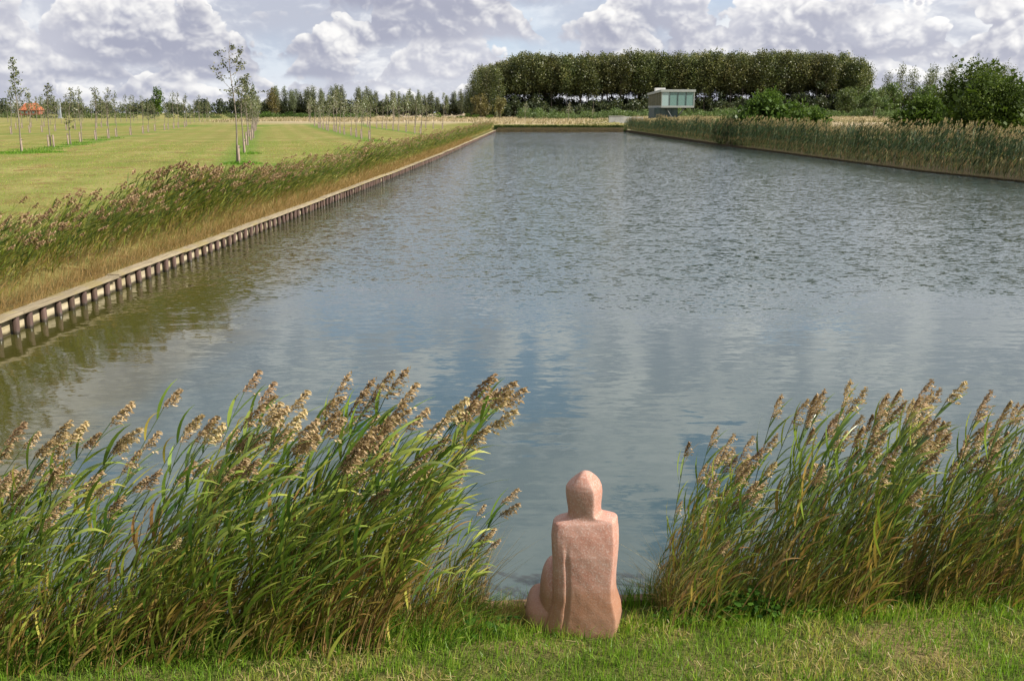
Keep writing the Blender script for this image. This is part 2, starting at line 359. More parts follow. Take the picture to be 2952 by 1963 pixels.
class Geo:
    """collects quads and triangles with a tint per vertex"""
    def __init__(s): s.V = []; s.Q = []; s.T = []; s.t = []; s.n = 0
    def add(s, V, Q=None, Tn=None, tint=0.0):
        V = np.asarray(V, float).reshape(-1, 3)
        s.V.append(V)
        if Q is not None and len(Q): s.Q.append(np.asarray(Q, np.int64) + s.n)
        if Tn is not None and len(Tn): s.T.append(np.asarray(Tn, np.int64) + s.n)
        s.t.append(np.broadcast_to(np.asarray(tint, float), (len(V),)).copy()); s.n += len(V)
        return s
    def arrays(s):
        V = np.concatenate(s.V) if s.V else np.zeros((0, 3)); t = np.concatenate(s.t) if s.t else np.zeros(0)
        Q = np.concatenate(s.Q) if s.Q else np.zeros((0, 4), np.int64); Tn = np.concatenate(s.T) if s.T else np.zeros((0, 3), np.int64)
        return V, Q, Tn, t
    def merge(s, other, loc=(0, 0, 0), rz=0, sc=1.0, dt=0.0):
        V, Q, Tn, t = other if isinstance(other, tuple) else other.arrays()
        c, n_ = math.cos(rz), math.sin(rz)
        V2 = np.empty_like(V); V2[:, 0] = (V[:, 0] * c - V[:, 1] * n_) * sc + loc[0]; V2[:, 1] = (V[:, 0] * n_ + V[:, 1] * c) * sc + loc[1]; V2[:, 2] = V[:, 2] * sc + loc[2]
        return s.add(V2, Q, Tn, t + dt)
    def mesh(s, name, mat, smooth=False):
        V, Q, Tn, t = s.arrays(); return np_mesh(name, V, [Q, Tn], mat, t, smooth)
    def tube(s, pts, radii, sides=5, tint=0.0, cap=True):
        pts = np.asarray(pts, float); n = len(pts); radii = np.broadcast_to(radii, (n,))
        d = np.gradient(pts, axis=0); d /= np.linalg.norm(d, axis=1)[:, None] + 1e-9
        ref = np.array([0.31, 0.93, 0.13]); a = np.cross(d, ref); a /= np.linalg.norm(a, axis=1)[:, None] + 1e-9; b = np.cross(d, a)
        ang = np.arange(sides) * 2 * math.pi / sides
        V = (pts[:, None, :] + radii[:, None, None] * (a[:, None, :] * np.cos(ang)[None, :, None] + b[:, None, :] * np.sin(ang)[None, :, None])).reshape(-1, 3)
        Q = [(i * sides + k, i * sides + (k + 1) % sides, (i + 1) * sides + (k + 1) % sides, (i + 1) * sides + k) for i in range(n - 1) for k in range(sides)]
        tri = []
        if cap:
            V = np.vstack([V, pts[-1]]); tri = [((n - 1) * sides + k, (n - 1) * sides + (k + 1) % sides, n * sides) for k in range(sides)]
        t = np.broadcast_to(tint, (n,)); t = np.repeat(t, sides); t = np.append(t, t[-1]) if cap else t
        return s.add(V, Q, tri, t)
    def box(s, x0, x1, y0, y1, z0, z1, tint=0.0):
        V = [(x, y, z) for z in (z0, z1) for y in (y0, y1) for x in (x0, x1)]
        return s.add(V, [(0, 2, 3, 1), (4, 5, 7, 6), (0, 1, 5, 4), (2, 6, 7, 3), (1, 3, 7, 5), (0, 4, 6, 2)], None, tint)

def link(name, me, parent=None, loc=None, rz=0, kind=None, label=None, cat=None, group=None):
    o = bpy.data.objects.new(name, me); COL.objects.link(o)
    if parent is not None: o.parent = parent
    if loc is not None: o.location = loc
    if rz: o.rotation_euler = (0, 0, rz)
    for k, v in (('kind', kind), ('label', label), ('category', cat), ('group', group)):
        if v: o[k] = v
    return o
def thing(name, label, cat, loc=(0, 0, 0), rz=0, group=None, sc=None):
    o = link(name, None, None, loc, rz, None, label, cat, group)
    o.empty_display_size = .2
    if sc is not None: o.scale = sc if isinstance(sc, (tuple, list)) else (sc,) * 3
    return o
def copy_tree(src, loc, rz=0, sc=None, label=None, group=None):
    o = src.copy(); COL.objects.link(o); o.location = loc; o.rotation_euler = (0, 0, rz)
    if sc is not None: o.scale = sc if isinstance(sc, (tuple, list)) else (sc,) * 3
    if label: o['label'] = label
    if group: o['group'] = group
    for ch in src.children:
        c = ch.copy(); COL.objects.link(c); c.parent = o
    return o

def sm(a, b, v):
    t = np.clip((np.asarray(v, float) - a) / (b - a), 0, 1); return t * t * (3 - 2 * t)

# ------------------------------------------------------------------ shape of the land
YL = [-60, 15, 40, 72, 97, 184, 400]; XL = [-8.3, -7.95, -6.95, -5.75, -5.1, -3.05, -3.05]
YR = [-60, 5, 45, 60, 85, 112, 184, 400]; XR = [29, 29, 26.3, 24.0, 23.1, 21.8, 20.3, 20.3]
Y_FAR = 184.0
def xl(y): return np.interp(y, YL, XL)
def xr(y): return np.interp(y, YR, XR)
def ynear(x): return 6.1 + .1 * np.clip(x, -12, 32)
def ylawn(x): return 5.31 + .125 * np.clip(x, -12, 32)
def hnoise(x, y): return .5 * np.sin(x * .31 + 1.3 * np.sin(y * .17)) + .3 * np.sin(y * .43 + x * .11) + .2 * np.sin(x * .9 - y * .7)
def height(x, y):
    x = np.asarray(x, float); y = np.asarray(y, float)
    L = sm(2, 0, x - (xl(y) - 1)); R = sm(-2, 3, x - xr(y))
    y0 = np.interp(x, [-14, -4], [206, 184.5])
    rise = np.where(y > y0, .70 * sm(0, 1, (y - y0) / np.where(x < -6, 25, .5)), 0) + .45 * sm(205, 310, y) + .6 * sm(310, 430, y)
    base = .5 + rise
    d = xl(y) - x
    left = base - .14 * sm(3, 0, d) - .10 * sm(.9, .15, d)
    dr = x - xr(y)
    right = .07 + .60 * sm(0, 12, dr) + .25 * sm(60, 180, y) + rise
    z = np.where(x < xl(y), left, np.where(x > xr(y), right, base))
    # near bank with the lawn, rising behind the viewer
    nb = np.where(y < ynear(x), .42 - .24 * sm(-.75, .0, y - ynear(x)) + 1.4 * sm(4.2, -.5, y), z)
    z = np.where((y < ynear(x)) & (x > -7), nb, z)
    # low dike that carries the pavilion
    m = sm(12, 21, x) * sm(72, 50, x) * sm(188, 203, y) * sm(236, 222, y)
    z = z + .66 * m
    z = z + .05 * hnoise(x * .6, y * .6) * sm(8, 40, y) * sm(1, 5, np.abs(x - np.clip(x, xl(y), xr(y))) + np.where(y > Y_FAR, 3, 0))
    return z
def hz(x, y): return float(height(x, y))

# ------------------------------------------------------------------ ground sheet with the pond cut out
def build_ground():
    ys = np.concatenate([np.linspace(-40, 3, 10), np.linspace(3.4, 6.1, 14)])
    near_i = len(ys) - 1
    ys = np.concatenate([ys, np.linspace(7, 60, 54), np.linspace(62, 184, 62)]); far_i = len(ys) - 1
    ys = np.concatenate([ys, 184 + np.linspace(.6, 60, 45), 250 + np.geomspace(1, 2600, 40)])
    off = np.concatenate([np.linspace(0, 4, 9)[1:], np.linspace(4.6, 40, 40), np.geomspace(44, 2600, 34)])
    mid = 42
    rows = []
    for yb in ys:
        a, b = float(xl(yb)), float(xr(yb))
        xs = np.concatenate([a - off[::-1], np.linspace(a, b, mid), b + off])
        w = float(sm(40, 12, yb)); yy = yb + w * .1 * np.clip(xs, -12, 32)
        rows.append(np.stack([xs, yy], 1))
    G = np.array(rows); R_, C_ = G.shape[:2]; n = len(off)
    x = G[..., 0].ravel(); y = G[..., 1].ravel()
    V = np.stack([x, y, height(x - 1e-4 * np.sign(x), y)], 1)
    # land side heights on the rim of the pond
    idx = np.arange(R_ * C_).reshape(R_, C_)
    for i in range(near_i, far_i + 1):
        l, r = idx[i, n], idx[i, n + mid - 1]
        V[l, 2] = height(x[l] - .05, y[l]); V[r, 2] = height(x[r] + .05, y[r])
    for c in range(n + 1, n + mid - 1):
        k = idx[near_i, c]; V[k, 2] = height(x[k], y[k] - .02)
        k = idx[far_i, c]; V[k, 2] = height(x[k], y[k] + .9) - .35
    Q = []
    for i in range(R_ - 1):
        for c in range(C_ - 1):
            if near_i <= i < far_i and n <= c < n + mid - 1: continue
            Q.append((idx[i, c], idx[i, c + 1], idx[i + 1, c + 1], idx[i + 1, c]))
    rim = [idx[near_i, c] for c in range(n, n + mid)] + [idx[i, n + mid - 1] for i in range(near_i + 1, far_i + 1)] \
        + [idx[far_i, c] for c in range(n + mid - 2, n - 1, -1)] + [idx[i, n] for i in range(far_i - 1, near_i, -1)]
    k0 = len(V); drop = V[rim].copy(); drop[:, 2] = -.8
    cen = np.array([8, 90]); 
    far_m = (drop[:, 1] > 183.9); drop[far_m, 1] -= .9
    V = np.vstack([V, drop]); m_ = len(rim)
    Q += [(rim[j], rim[(j + 1) % m_], k0 + (j + 1) % m_, k0 + j) for j in range(m_)]
    x, y = V[:, 0], V[:, 1]
    d_l = xl(y) - x; d_r = x - xr(y)
    field = sm(0, .5, d_l) * sm(232, 214, y + .0 * x)
    lawn = sm(.3, -.3, y - ynear(x)) * sm(-8, -7, x)
    blond = np.clip(1 - field - lawn, 0, 1) * sm(180, 190, y + np.where(d_r > 0, 40, 0) + np.where(d_l > 0, 20, 0))
    path = (y > 185) & (y < 196) & (x > -6) & (x < 24)
    dike = sm(12, 21, x) * sm(72, 50, x) * sm(188, 203, y) * sm(236, 222, y)
    blond = blond * (1 - .9 * sm(-45, -75, x))
    blond = np.where(path, .15, blond) * (1 - .75 * dike)
    bank = np.where((d_r > -.1) & (d_r < 7) & (y < 184), 1.0, 0) + np.where((d_l > 0) & (d_l < .9) & (y < 184), .8, 0)
    bank = np.clip(bank, 0, 1); bank[k0:] = 1; bank[[idx[far_i, c] for c in range(n, n + mid)]] = 1
    rowx = [(-36.4, 75.8, -.222), (-15.9, 59.0, -.24), (-14.8, 106.9, -.246), (-12.3, 139.9, -.245), (-67.8, 139.7, -.215)]
    lush = np.zeros(len(x))
    for (a, b, s_) in rowx:
        lush = np.maximum(lush, sm(1.6, .4, np.abs(x - (a + (y - b) * s_))) * sm(b - 6, b - 1, y) * .9)
    lush = np.maximum(lush, .9 * sm(1, 0, np.hypot((x + 11.8) / 4.5, (y - 57) / 9)))
    lush = np.maximum(lush, .8 * sm(1, 0, np.hypot((x + 8.5) / 2.5, (y - 103) / 12)))
    me = np_mesh('ground', V, np.array(Q), M['ground'], None, True, dict(blond=blond, bank=bank, lush=lush, lawn=lawn))
    return link('ground', me, kind='structure')
build_ground()
w = np_mesh('water', [(-12, 4.4, 0), (32, 6, 0), (28, 186, 0), (-7, 186, 0)], np.array([(0, 1, 2, 3)]), M['pond_water'])
link('water', w, kind='structure')

# ------------------------------------------------------------------ leaf clouds
def quads(geo, C, size, rng, tint, flat=0.0, aspect=.55, wind=None):
    """small rhombic leaves at points C with random attitude"""
    n = len(C)
    if n == 0: return
    d = rng.normal(size=(n, 3)); d[:, 2] *= (1 - flat)
    if wind is not None: d += np.asarray(wind)
    d /= np.linalg.norm(d, axis=1)[:, None] + 1e-9
    r = rng.normal(size=(n, 3)); a = np.cross(d, r); a /= np.linalg.norm(a, axis=1)[:, None] + 1e-9
    s = np.broadcast_to(size, (n,))[:, None] * rng.uniform(.6, 1.35, (n, 1))
    V = np.stack([C - d * s * .5, C + a * s * aspect * .5 - d * s * .05, C + d * s * .5, C - a * s * aspect * .5 - d * s * .05], 1).reshape(-1, 3)
    geo.add(V, np.arange(n * 4).reshape(n, 4), None, np.repeat(np.broadcast_to(tint, (n,)), 4))

def blob_points(rng, c, r, n, shell=.55):
    v = rng.normal(size=(n, 3)); v /= np.linalg.norm(v, axis=1)[:, None]
    k = shell + (1 - shell) * rng.random((n, 1)) ** .6
    return np.asarray(c) + v * np.asarray(r) * k

# ------------------------------------------------------------------ poplars of the tall grove
def make_poplar(seed, H=20.0, crown0=.40, width=2.5, n=2600, leaf=.42, mat='poplar_leaf', trunk_r=.17, spire=.6):
    rng = np.random.default_rng(seed)
    tr = Geo(); cr = Geo()
    k = np.linspace(0, 1, 9); bend = rng.normal(size=2) * .35
    pts = np.stack([bend[0] * np.sin(k * 2.5), bend[1] * np.sin(k * 2.1), k * H * .93], 1)
    tr.tube(pts, trunk_r * (1.05 - k), 6)
    limbs = int(26 * (1 - crown0) / .6)
    cl = []
    for i in range(limbs):
        f = crown0 + (1 - crown0) * (i + rng.random()) / limbs
        prof = width * (math.sin(math.pi * min(1, ((f - crown0) / (1 - crown0)) * .82 + .12)) ** spire)
        az = i * 2.4 + rng.normal() * .4; rr = prof * rng.uniform(.45, .95)
        base = np.array([np.interp(f - .08, k, pts[:, 0]), np.interp(f - .08, k, pts[:, 1]), (f - .10) * H * .93])
        tip = np.array([math.cos(az) * rr, math.sin(az) * rr, f * H * .95 + rng.uniform(0, .6)])
        tr.tube([base, (base + tip) / 2 + (0, 0, -.1), tip], [trunk_r * .32, trunk_r * .2, trunk_r * .06], 3, cap=False)
        cl.append((tip, prof)); cl.append(((base * .4 + tip * .6), prof * .8))
    cl.append((np.array([pts[-1, 0], pts[-1, 1], H * .96]), width * .4))
    w = np.array([c[1] for c in cl]); w = w / w.sum()
    for (c, pr), wi in zip(cl, w):
        m = int(n * wi) + 4
        P = rng.normal(size=(m, 3)) * np.array([.30 * pr + .18, .30 * pr + .18, .45 * pr * .7 + .35]) * .8 + c
        t = np.clip(rng.normal(.42, .16) + rng.normal(size=m) * .17, 0, 1)
        quads(cr, P, leaf, rng, t, .2, .7)
    return tr, cr

def tree_proto(name, label, cat, group, tr, cr, bark, leafm, loc):
    t = thing(name, label, cat, loc, 0, group)
    link('trunk', tr.mesh('trunk', M[bark], True), t)
    link('crown', cr.mesh('crown', M[leafm]), t)
    return t

rng = np.random.default_rng(5)
protos = []
G_POP = 'poplars in the front row of the dark grove'
L_POP = 'tall poplar with bare lower trunk in the front row of the dark grove'
for i in range(6):
    tr, cr = make_poplar(100 + i, 19.4, [.41, .46, .50, .44, .52, .47][i], 3.3, 4400, .46)
    protos.append((tr, cr))
P0 = []
k = 0; L_POP2 = 'tall poplar of the inner rows of the dark grove, mostly hidden behind the front row'; G_POP2 = 'poplars of the inner rows of the dark grove'
for row in range(6):
    y = 322 + row * 5.5
    for j in range(28):
        x = -8.5 + j * 4.27 * (1 + row * .015) + rng.normal() * .5 + (row % 2) * 2.0
        if x < -8.5 + 1.5 * (5 - row) * .0: pass
        v = int(rng.integers(6)); sx = rng.uniform(.95, 1.05)
        if x < 4: sx *= .80 + .20 * sm(-11, 4, x)
        if x > 100: sx *= 1 - .16 * sm(100, 116, x)
        px = x; py = y + rng.normal() * .8
        loc = (px, py, hz(px, py) - .1); rz = rng.random() * 6.28
        if k < 6:
            t = tree_proto('poplar_tree', L_POP, 'tree', G_POP, *protos[k], 'dark_bark', 'poplar_leaf', loc); P0.append(t); t.rotation_euler = (0, 0, rz); t.scale = (sx,) * 3
        else:
            copy_tree(P0[v], loc, rz, sx, L_POP if row == 0 else L_POP2, G_POP if row == 0 else G_POP2)
        k += 1
# leafy edge trees that close the left end of the grove
G_EDGE = 'leafy trees closing the left end of the tall grove'
EP = None
for i, (x, y, s) in enumerate([(-11.5, 318, .74), (-10.0, 326, .84), (-7.5, 315, .80), (-12.5, 331, .62), (-4.5, 314.5, .78), (-13.8, 320, .52)]):
    loc = (x, y, hz(x, y) - .1)
    if i == 0:
        tr, cr = make_poplar(140, 20, .06, 3.1, 3000, .42, spire=.5)
        EP = tree_proto('poplar_tree', 'leafy poplar with foliage to the ground at left end of the tall grove', 'tree', G_EDGE, tr, cr, 'dark_bark', 'poplar_leaf', loc); EP.scale = (s,) * 3
    else: copy_tree(EP, loc, i * 1.1, s)

def thicket(name, mat, rng, x0, x1, yfun, depth, hfun, n_blobs, leaf, per, label=None, tint0=.4, spread=(1.6, 1.4, 1.0)):
    g = Geo()
    for i in range(n_blobs):
        x = rng.uniform(x0, x1); y = yfun(x) + rng.uniform(0, depth); H = hfun(x) * rng.uniform(.55, 1.08)
        z0 = hz(x, y)
        r = np.array(spread) * rng.uniform(.7, 1.2)
        zc_ = z0 + rng.uniform(.15, .8) * H
        r[2] = min(r[2], max(.3, H * .45))
        P = blob_points(rng, (x, y, zc_), r, per, .5)
        P[:, 2] = np.maximum(P[:, 2], z0 + .05)
        quads(g, P, leaf, rng, np.clip(rng.normal(tint0, .13) + rng.normal(size=per) * .15, 0, 1), .15, .7)
    return link(name, g.mesh(name, M[mat]), kind='stuff', label=label, cat='undergrowth')
rng = np.random.default_rng(11)
thicket('undergrowth', 'dark_leaf', rng, -12, 118, lambda x: 315, 34, lambda x: 7.4 + 1.0 * math.sin(x * .21) + .8 * math.sin(x * .07 + 2) + 2.5 * float(sm(78, 95, x)), 1700, .55, 70, 'dark undergrowth filling the foot of the tall poplar grove', .6)
thicket('willow_thicket', 'thicket_leaf', rng, 2, 112, lambda x: 272 + .08 * x, 14, lambda x: 2.6 + .7 * math.sin(x * .33), 620, .32, 70, 'pale green willow thicket in front of the tall grove', .5, (1.0, 1.0, 1.0))

thicket('backing_undergrowth', 'dark_leaf', rng, -10, 122, lambda x: 354, 6, lambda x: 7.6 + 2.5 * math.sin(x * .16), 700, .7, 60, 'dark brush behind the tall poplar grove', .5)
# ------------------------------------------------------------------ second, lower grove on the left
G_SEC = 'slim poplars of the low grove behind the orchard field'
SP = []
rng = np.random.default_rng(21)
k = 0
xs2 = np.linspace(-93, -10, 58)
for x in xs2:
    x += rng.normal() * .5; y = 398 + rng.normal() * 4
    loc = (x, y, hz(x, y) - .1); s = rng.uniform(.82, 1.1) * (.86 if x > -42 else 1.0)
    if -64 < x < -60 or -51.5 < x < -49: continue
    if k < 3:
        tr, cr = make_poplar(200 + k, 10.2, .30, 1.30, 1300, .32, 'poplar_grey', .10, .75)
        t = tree_proto('slim_poplar_tree', 'slim grey green poplar in the low grove left of the tall one', 'tree', G_SEC, tr, cr, 'dark_bark', 'poplar_grey', loc); SP.append(t); t.scale = (s,) * 3
    else:
        copy_tree(SP[int(rng.integers(3))], loc, rng.random() * 6.28, (s, s, s * rng.uniform(.95, 1.1)))
    k += 1
thicket('hedge_undergrowth', 'dark_leaf', rng, -96, -6, lambda x: 396, 10, lambda x: 6.6, 800, .5, 60, 'dark brush under the slim poplars of the low grove', .6)

def make_round(seed, R=(3, 3, 4), H=8, n=2200, leaf=.4, low=.1, blobs=16, t0=.45):
    rng = np.random.default_rng(seed); tr = Geo(); cr = Geo()
    tr.tube([(0, 0, 0), (.1, .05, H * .35), (0, .1, H * .75)], [.22, .16, .05], 6)
    for i in range(blobs):
        v = rng.normal(size=3); v /= np.linalg.norm(v); q = rng.random() ** .5
        c = np.array([v[0] * R[0] * q * .7, v[1] * R[1] * q * .7, H * (low + (1 - low) * .5) + v[2] * q * H * (1 - low) * .42])
        rr = rng.uniform(.30, .48)
        tr.tube([(0, 0, H * .25), c], [.07, .02], 3, cap=False)
        P = blob_points(rng, c, (R[0] * rr, R[1] * rr, R[2] * rr * .8), n // blobs, .5)
        P[:, 2] = np.maximum(P[:, 2], .05)
        quads(cr, P, leaf, rng, np.clip(rng.normal(t0, .1) + rng.normal(size=len(P)) * .16, 0, 1), .15, .7)
    return tr, cr
def round_tree(name, label, loc, seed, R, H, leafm, n=2200, leaf=.4, low=.1, blobs=16, group=None, bark='dark_bark', cat='tree'):
    tr, cr = make_round(seed, R, H, n, leaf, low, blobs)
    return tree_proto(name, label, cat, group, tr, cr, bark, leafm, loc)
def at(x, y): return (x, y, hz(x, y) - .05)
round_tree('bushy_tree', 'olive bushy tree at the left end of the low grove', at(-91, 392), 31, (3.4, 3, 5), 10.2, 'olive_leaf', 2600, .38, .0, 22)
round_tree('bushy_tree', 'brownish bushy tree just left of the tall grove', at(-9.5, 330 - 20), 32, (4.2, 3, 4), 8.2, 'olive_leaf', 2600, .36, .0, 22)
round_tree('bushy_tree', 'smaller brownish tree tucked against the left foot of the tall grove', at(-3.6, 306), 33, (2.2, 2.2, 4), 6.8, 'olive_leaf', 1800, .34, .0, 16)

# ------------------------------------------------------------------ distant tree belt on the far left
G_BELT = 'dark trees of the far belt on the left horizon'
rng = np.random.default_rng(41); BT = []
for i in range(46):
    x = -330 + i * 5.2 + rng.normal() * 1.5; y = 560 + rng.normal() * 18
    if x < -255 and i % 2: y -= 40
    s = rng.uniform(.62, 1.05); loc = (x, y, hz(x, y) - .2)
    if len(BT) < 3:
        t = round_tree('belt_tree', 'dark rounded tree in the distant belt on left horizon', loc, 50 + i, (5, 4, 5), 9.5, 'dark_leaf', 1500, .7, .0, 16, G_BELT); t.scale = (s,) * 3; BT.append(t)
    else: copy_tree(BT[int(rng.integers(3))], loc, rng.random() * 6, s)
round_tree('belt_tree', 'taller pale green round tree standing out of the far left belt', at(-172, 500), 57, (5.2, 4, 6), 13.5, 'bush_leaf', 1800, .7, .0, 20)
thicket('far_brush', 'dark_leaf', rng, -330, -95, lambda x: 566, 20, lambda x: 6.5, 420, .9, 40, 'dark brush under the distant tree belt', .55, (4, 3, 2.5))
thicket('far_meadow_brush', 'thicket_leaf', rng, -195, -60, lambda x: 318 + .05 * x, 22, lambda x: 1.8, 190, .4, 60, 'low green brush at the far end of the orchard field', .35, (1.6, 1.4, .8))
thicket('scrub', 'bush_leaf', rng, -76, -44, lambda x: 300, 8, lambda x: 1.9, 70, .32, 90, 'low green scrub at the end of the middle grass lane', .3, (1.4, 1.2, .9))
thicket('scrub', 'bush_leaf', rng, -44, -4, lambda x: 285, 40, lambda x: 1.5, 36, .32, 70, 'scattered green scrub in the pale rough grass', .4, (.9, .8, .7))

# ------------------------------------------------------------------ farmhouse with an orange roof, grey pillar
fx, fy = -190.0, 408.0; fz = hz(fx, fy)
fh = thing('farmhouse', 'low brick farmhouse with a bright orange hipped roof behind the saplings', 'house', (fx, fy, fz), 0, None, .82)
g = Geo().box(-4.6, 4.6, -3, 3, 0, 2.6); link('wall', g.mesh('wall', M['brick_wall']), fh)
g = Geo(); g.add([(-5.1, -3.5, 2.55), (5.1, -3.5, 2.55), (5.1, 3.5, 2.55), (-5.1, 3.5, 2.55), (-2.9, 0, 5.9), (2.9, 0, 5.9)], [(0, 1, 5, 4), (2, 3, 4, 5), (0, 3, 2, 1)], [(1, 2, 5), (3, 0, 4)])
roof = link('roof', g.mesh('roof', M['roof_tile']), fh)
link('chimney', Geo().box(1.6, 2.1, .1, .6, 5.0, 6.6).mesh('chimney', M['brick_wall']), roof)
for wx in (-3.2, -1.2, 2.0):
    wnd = link('window', Geo().box(wx - .5, wx + .5, -3.06, -2.98, 1.0, 2.1).mesh('window', M['mat_white']), fh)
    link('pane', Geo().box(wx - .42, wx + .42, -3.09, -3.062, 1.07, 2.03).mesh('pane', M['glass']), wnd)
gp = thing('grey_pillar', 'slim grey blue metal pillar beside the orange roofed farmhouse', 'pillar', at(-137, 312))
g = Geo().box(-.42, .42, -.4, .4, 0, 5.0); link('shaft', g.mesh('shaft', M['grey_metal']), gp)
g = Geo(); g.box(-.36, .14, -.3, .3, 5.0, 5.6); link('top', g.mesh('top', M['grey_metal']), gp)
link('plinth', Geo().box(-.7, .7, -.7, .7, -.1, .18).mesh('plinth', M['concrete']), gp)

# ------------------------------------------------------------------ glass pavilion on its stem
bx, by = 30.7, 212.0; bz = hz(34, 213) - .04
pv = thing('pavilion', 'glass fronted pavilion on a dark stem with struts before the tall grove', 'building', (bx, by, bz))
def prism(poly, z0, z1, z1b=None):
    """footprint polygon (front edge first), top may fall towards the back"""
    n = len(poly); lo = [(x, y, z0) for x, y in poly]; ymin = min(p[1] for p in poly); ymax = max(p[1] for p in poly)
    hi = [(x, y, z1 if z1b is None else z1 + (z1b - z1) * (y - ymin) / (ymax - ymin)) for x, y in poly]
    g = Geo(); Q = [(i, (i + 1) % n, n + (i + 1) % n, n + i) for i in range(n)]
    g.add(lo + hi, Q + ([(3, 2, 1, 0), (4, 5, 6, 7)] if n == 4 else []))
    return g
FA, FB, FC, FD = (0, 0), (6.8, .35), (5.0, 6.4), (-2.0, 5.9)
zb0, zb1, zt0, zt1 = 2.10, 2.50, 5.25, 5.85
link('floor_slab', prism([FA, FB, FC, FD], zb0, zb1).mesh('floor_slab', M['fascia']), pv)
def lerp(a, b, t): return (a[0] + (b[0] - a[0]) * t, a[1] + (b[1] - a[1]) * t)
ov = [(-.18, -.18), (7.0, .18), (5.15, 6.55), (-2.2, 6.0)]
rfz = Geo(); lo = [(x, y, zt0 + .003 - (.62 if i > 1 else 0)) for i, (x, y) in enumerate(ov)]; hi = [(x, y, zt1 - .12 - (.62 if i > 1 else 0)) for i, (x, y) in enumerate(ov)]
rfz.add(lo + hi, [(0, 1, 5, 4), (1, 2, 6, 5), (2, 3, 7, 6), (3, 0, 4, 7), (3, 2, 1, 0), (4, 5, 6, 7)])
rf = link('roof_slab', rfz.mesh('roof_slab', M['fascia']), pv)
link('roof_hatch', Geo().box(-.9, 1.2, 3.2, 5.0, 5.1, 6.12).mesh('roof_hatch', M['mat_white']), rf)
ins = .12
for i in range(4):
    a = lerp(FA, FB, i / 4 + .008); b = lerp(FA, FB, (i + 1) / 4 - .008)
    fr = Geo(); 
    p = [(a[0], a[1] + ins, zb1), (b[0], b[1] + ins, zb1), (b[0], b[1] + ins, zt0), (a[0], a[1] + ins, zt0)]
    q = [(x, y + .03, z) for x, y, z in p]
    fr.add(p + q, [(0, 1, 2, 3), (7, 6, 5, 4), (0, 4, 5, 1), (1, 5, 6, 2), (2, 6, 7, 3), (3, 7, 4, 0)])
    link('pane', fr.mesh('pane', M['frosted' if i == 0 else 'glass']), pv, label='frosted pale pane' if i == 0 else None)
for i in range(5):
    c = lerp(FA, FB, min(max(i / 4, .006), .994)); w_ = .045 if i in (1, 2, 3) else .07
    link('mullion', Geo().box(c[0] - w_, c[0] + w_, c[1] + .02, c[1] + .10, zb1, zt0).mesh('mullion', M['dark_steel' if i in (1, 2, 3) else 'fascia']), pv)
for i in range(6):
    a = lerp(FA, FD, i / 6 + .006); b = lerp(FA, FD, (i + 1) / 6 - .006)
    za = zt0 - .62 * (i / 6); zb_ = zt0 - .62 * ((i + 1) / 6)
    g = Geo(); p = [(a[0] + .05, a[1] + .02, zb1), (b[0] + .05, b[1], zb1), (b[0] + .05, b[1], zb_), (a[0] + .05, a[1] + .02, za)]
    q = [(x + .08, y, z) for x, y, z in p]
    g.add(p + q, [(3, 2, 1, 0), (4, 5, 6, 7), (0, 1, 5, 4), (1, 2, 6, 5), (2, 3, 7, 6), (3, 0, 4, 7)])
    link('wall_panel', g.mesh('wall_panel', M['side_panel']), pv)
g = prism([(6.62, .45), (6.74, .45), (4.98, 6.2), (4.84, 6.2)], zb1, zt0, zt0 - .6); link('end_wall', g.mesh('end_wall', M['mat_white']), pv)
g = prism([(-1.7, 5.6), (4.8, 6.05), (4.8, 6.2), (-1.72, 5.75)], zb1, zt0 - .62); link('back_wall', g.mesh('back_wall', M['fascia']), pv)
g = prism([(-1.3, .9), (3.55, 1.1), (3.2, 4.6), (-2.0, 4.6)], -.3, zb0); stem = link('stem', g.mesh('stem', M['stem_steel']), pv)
for i in range(4):
    a = -1.15 + i * 1.15
    link('stem_panel', Geo().box(a, a + 1.05, .80 + i * .05, .86 + i * .05, .05, zb0 - .08).mesh('stem_panel', M['stem_steel']), stem)
link('strut', Geo().tube([(3.2, .3, -.05), (4.85, .5, zb0 + .02)], .13, 4).mesh('strut', M['dark_steel']), pv)
link('strut', Geo().tube([(2.4, .3, -.05), (1.0, .45, zb0 + .02)], .10, 4).mesh('strut', M['dark_steel']), pv)
link('strut', Geo().tube([(2.9, 4.8, -.05), (4.2, 5.2, zb0 + .02)], .12, 4).mesh('strut', M['dark_steel']), pv)

# concrete wing wall that holds the left end of the dike
cw = thing('retaining_wall', 'low grey concrete retaining wall at the left end of the grassy dike', 'wall', (18.5, 196.5, 1.1))
link('front_wall', Geo().box(0, 2.9, 0, .35, -.3, 1.60).mesh('front_wall', M['concrete']), cw)
g = Geo(); g.add([(2.9, .004, -.3), (6.6, .30, -.3), (6.6, .6, -.3), (2.9, .352, -.3), (2.9, .004, 1.58), (6.6, .30, 1.42), (6.6, .6, 1.42), (2.9, .352, 1.58)], [(0, 1, 5, 4), (1, 2, 6, 5), (2, 3, 7, 6), (3, 0, 4, 7), (4, 5, 6, 7)])
link('side_wall', g.mesh('side_wall', M['concrete']), cw)
link('coping', Geo().box(-.05, 2.95, -.05, .40, 1.603, 1.68).mesh('coping', M['concrete']), cw)

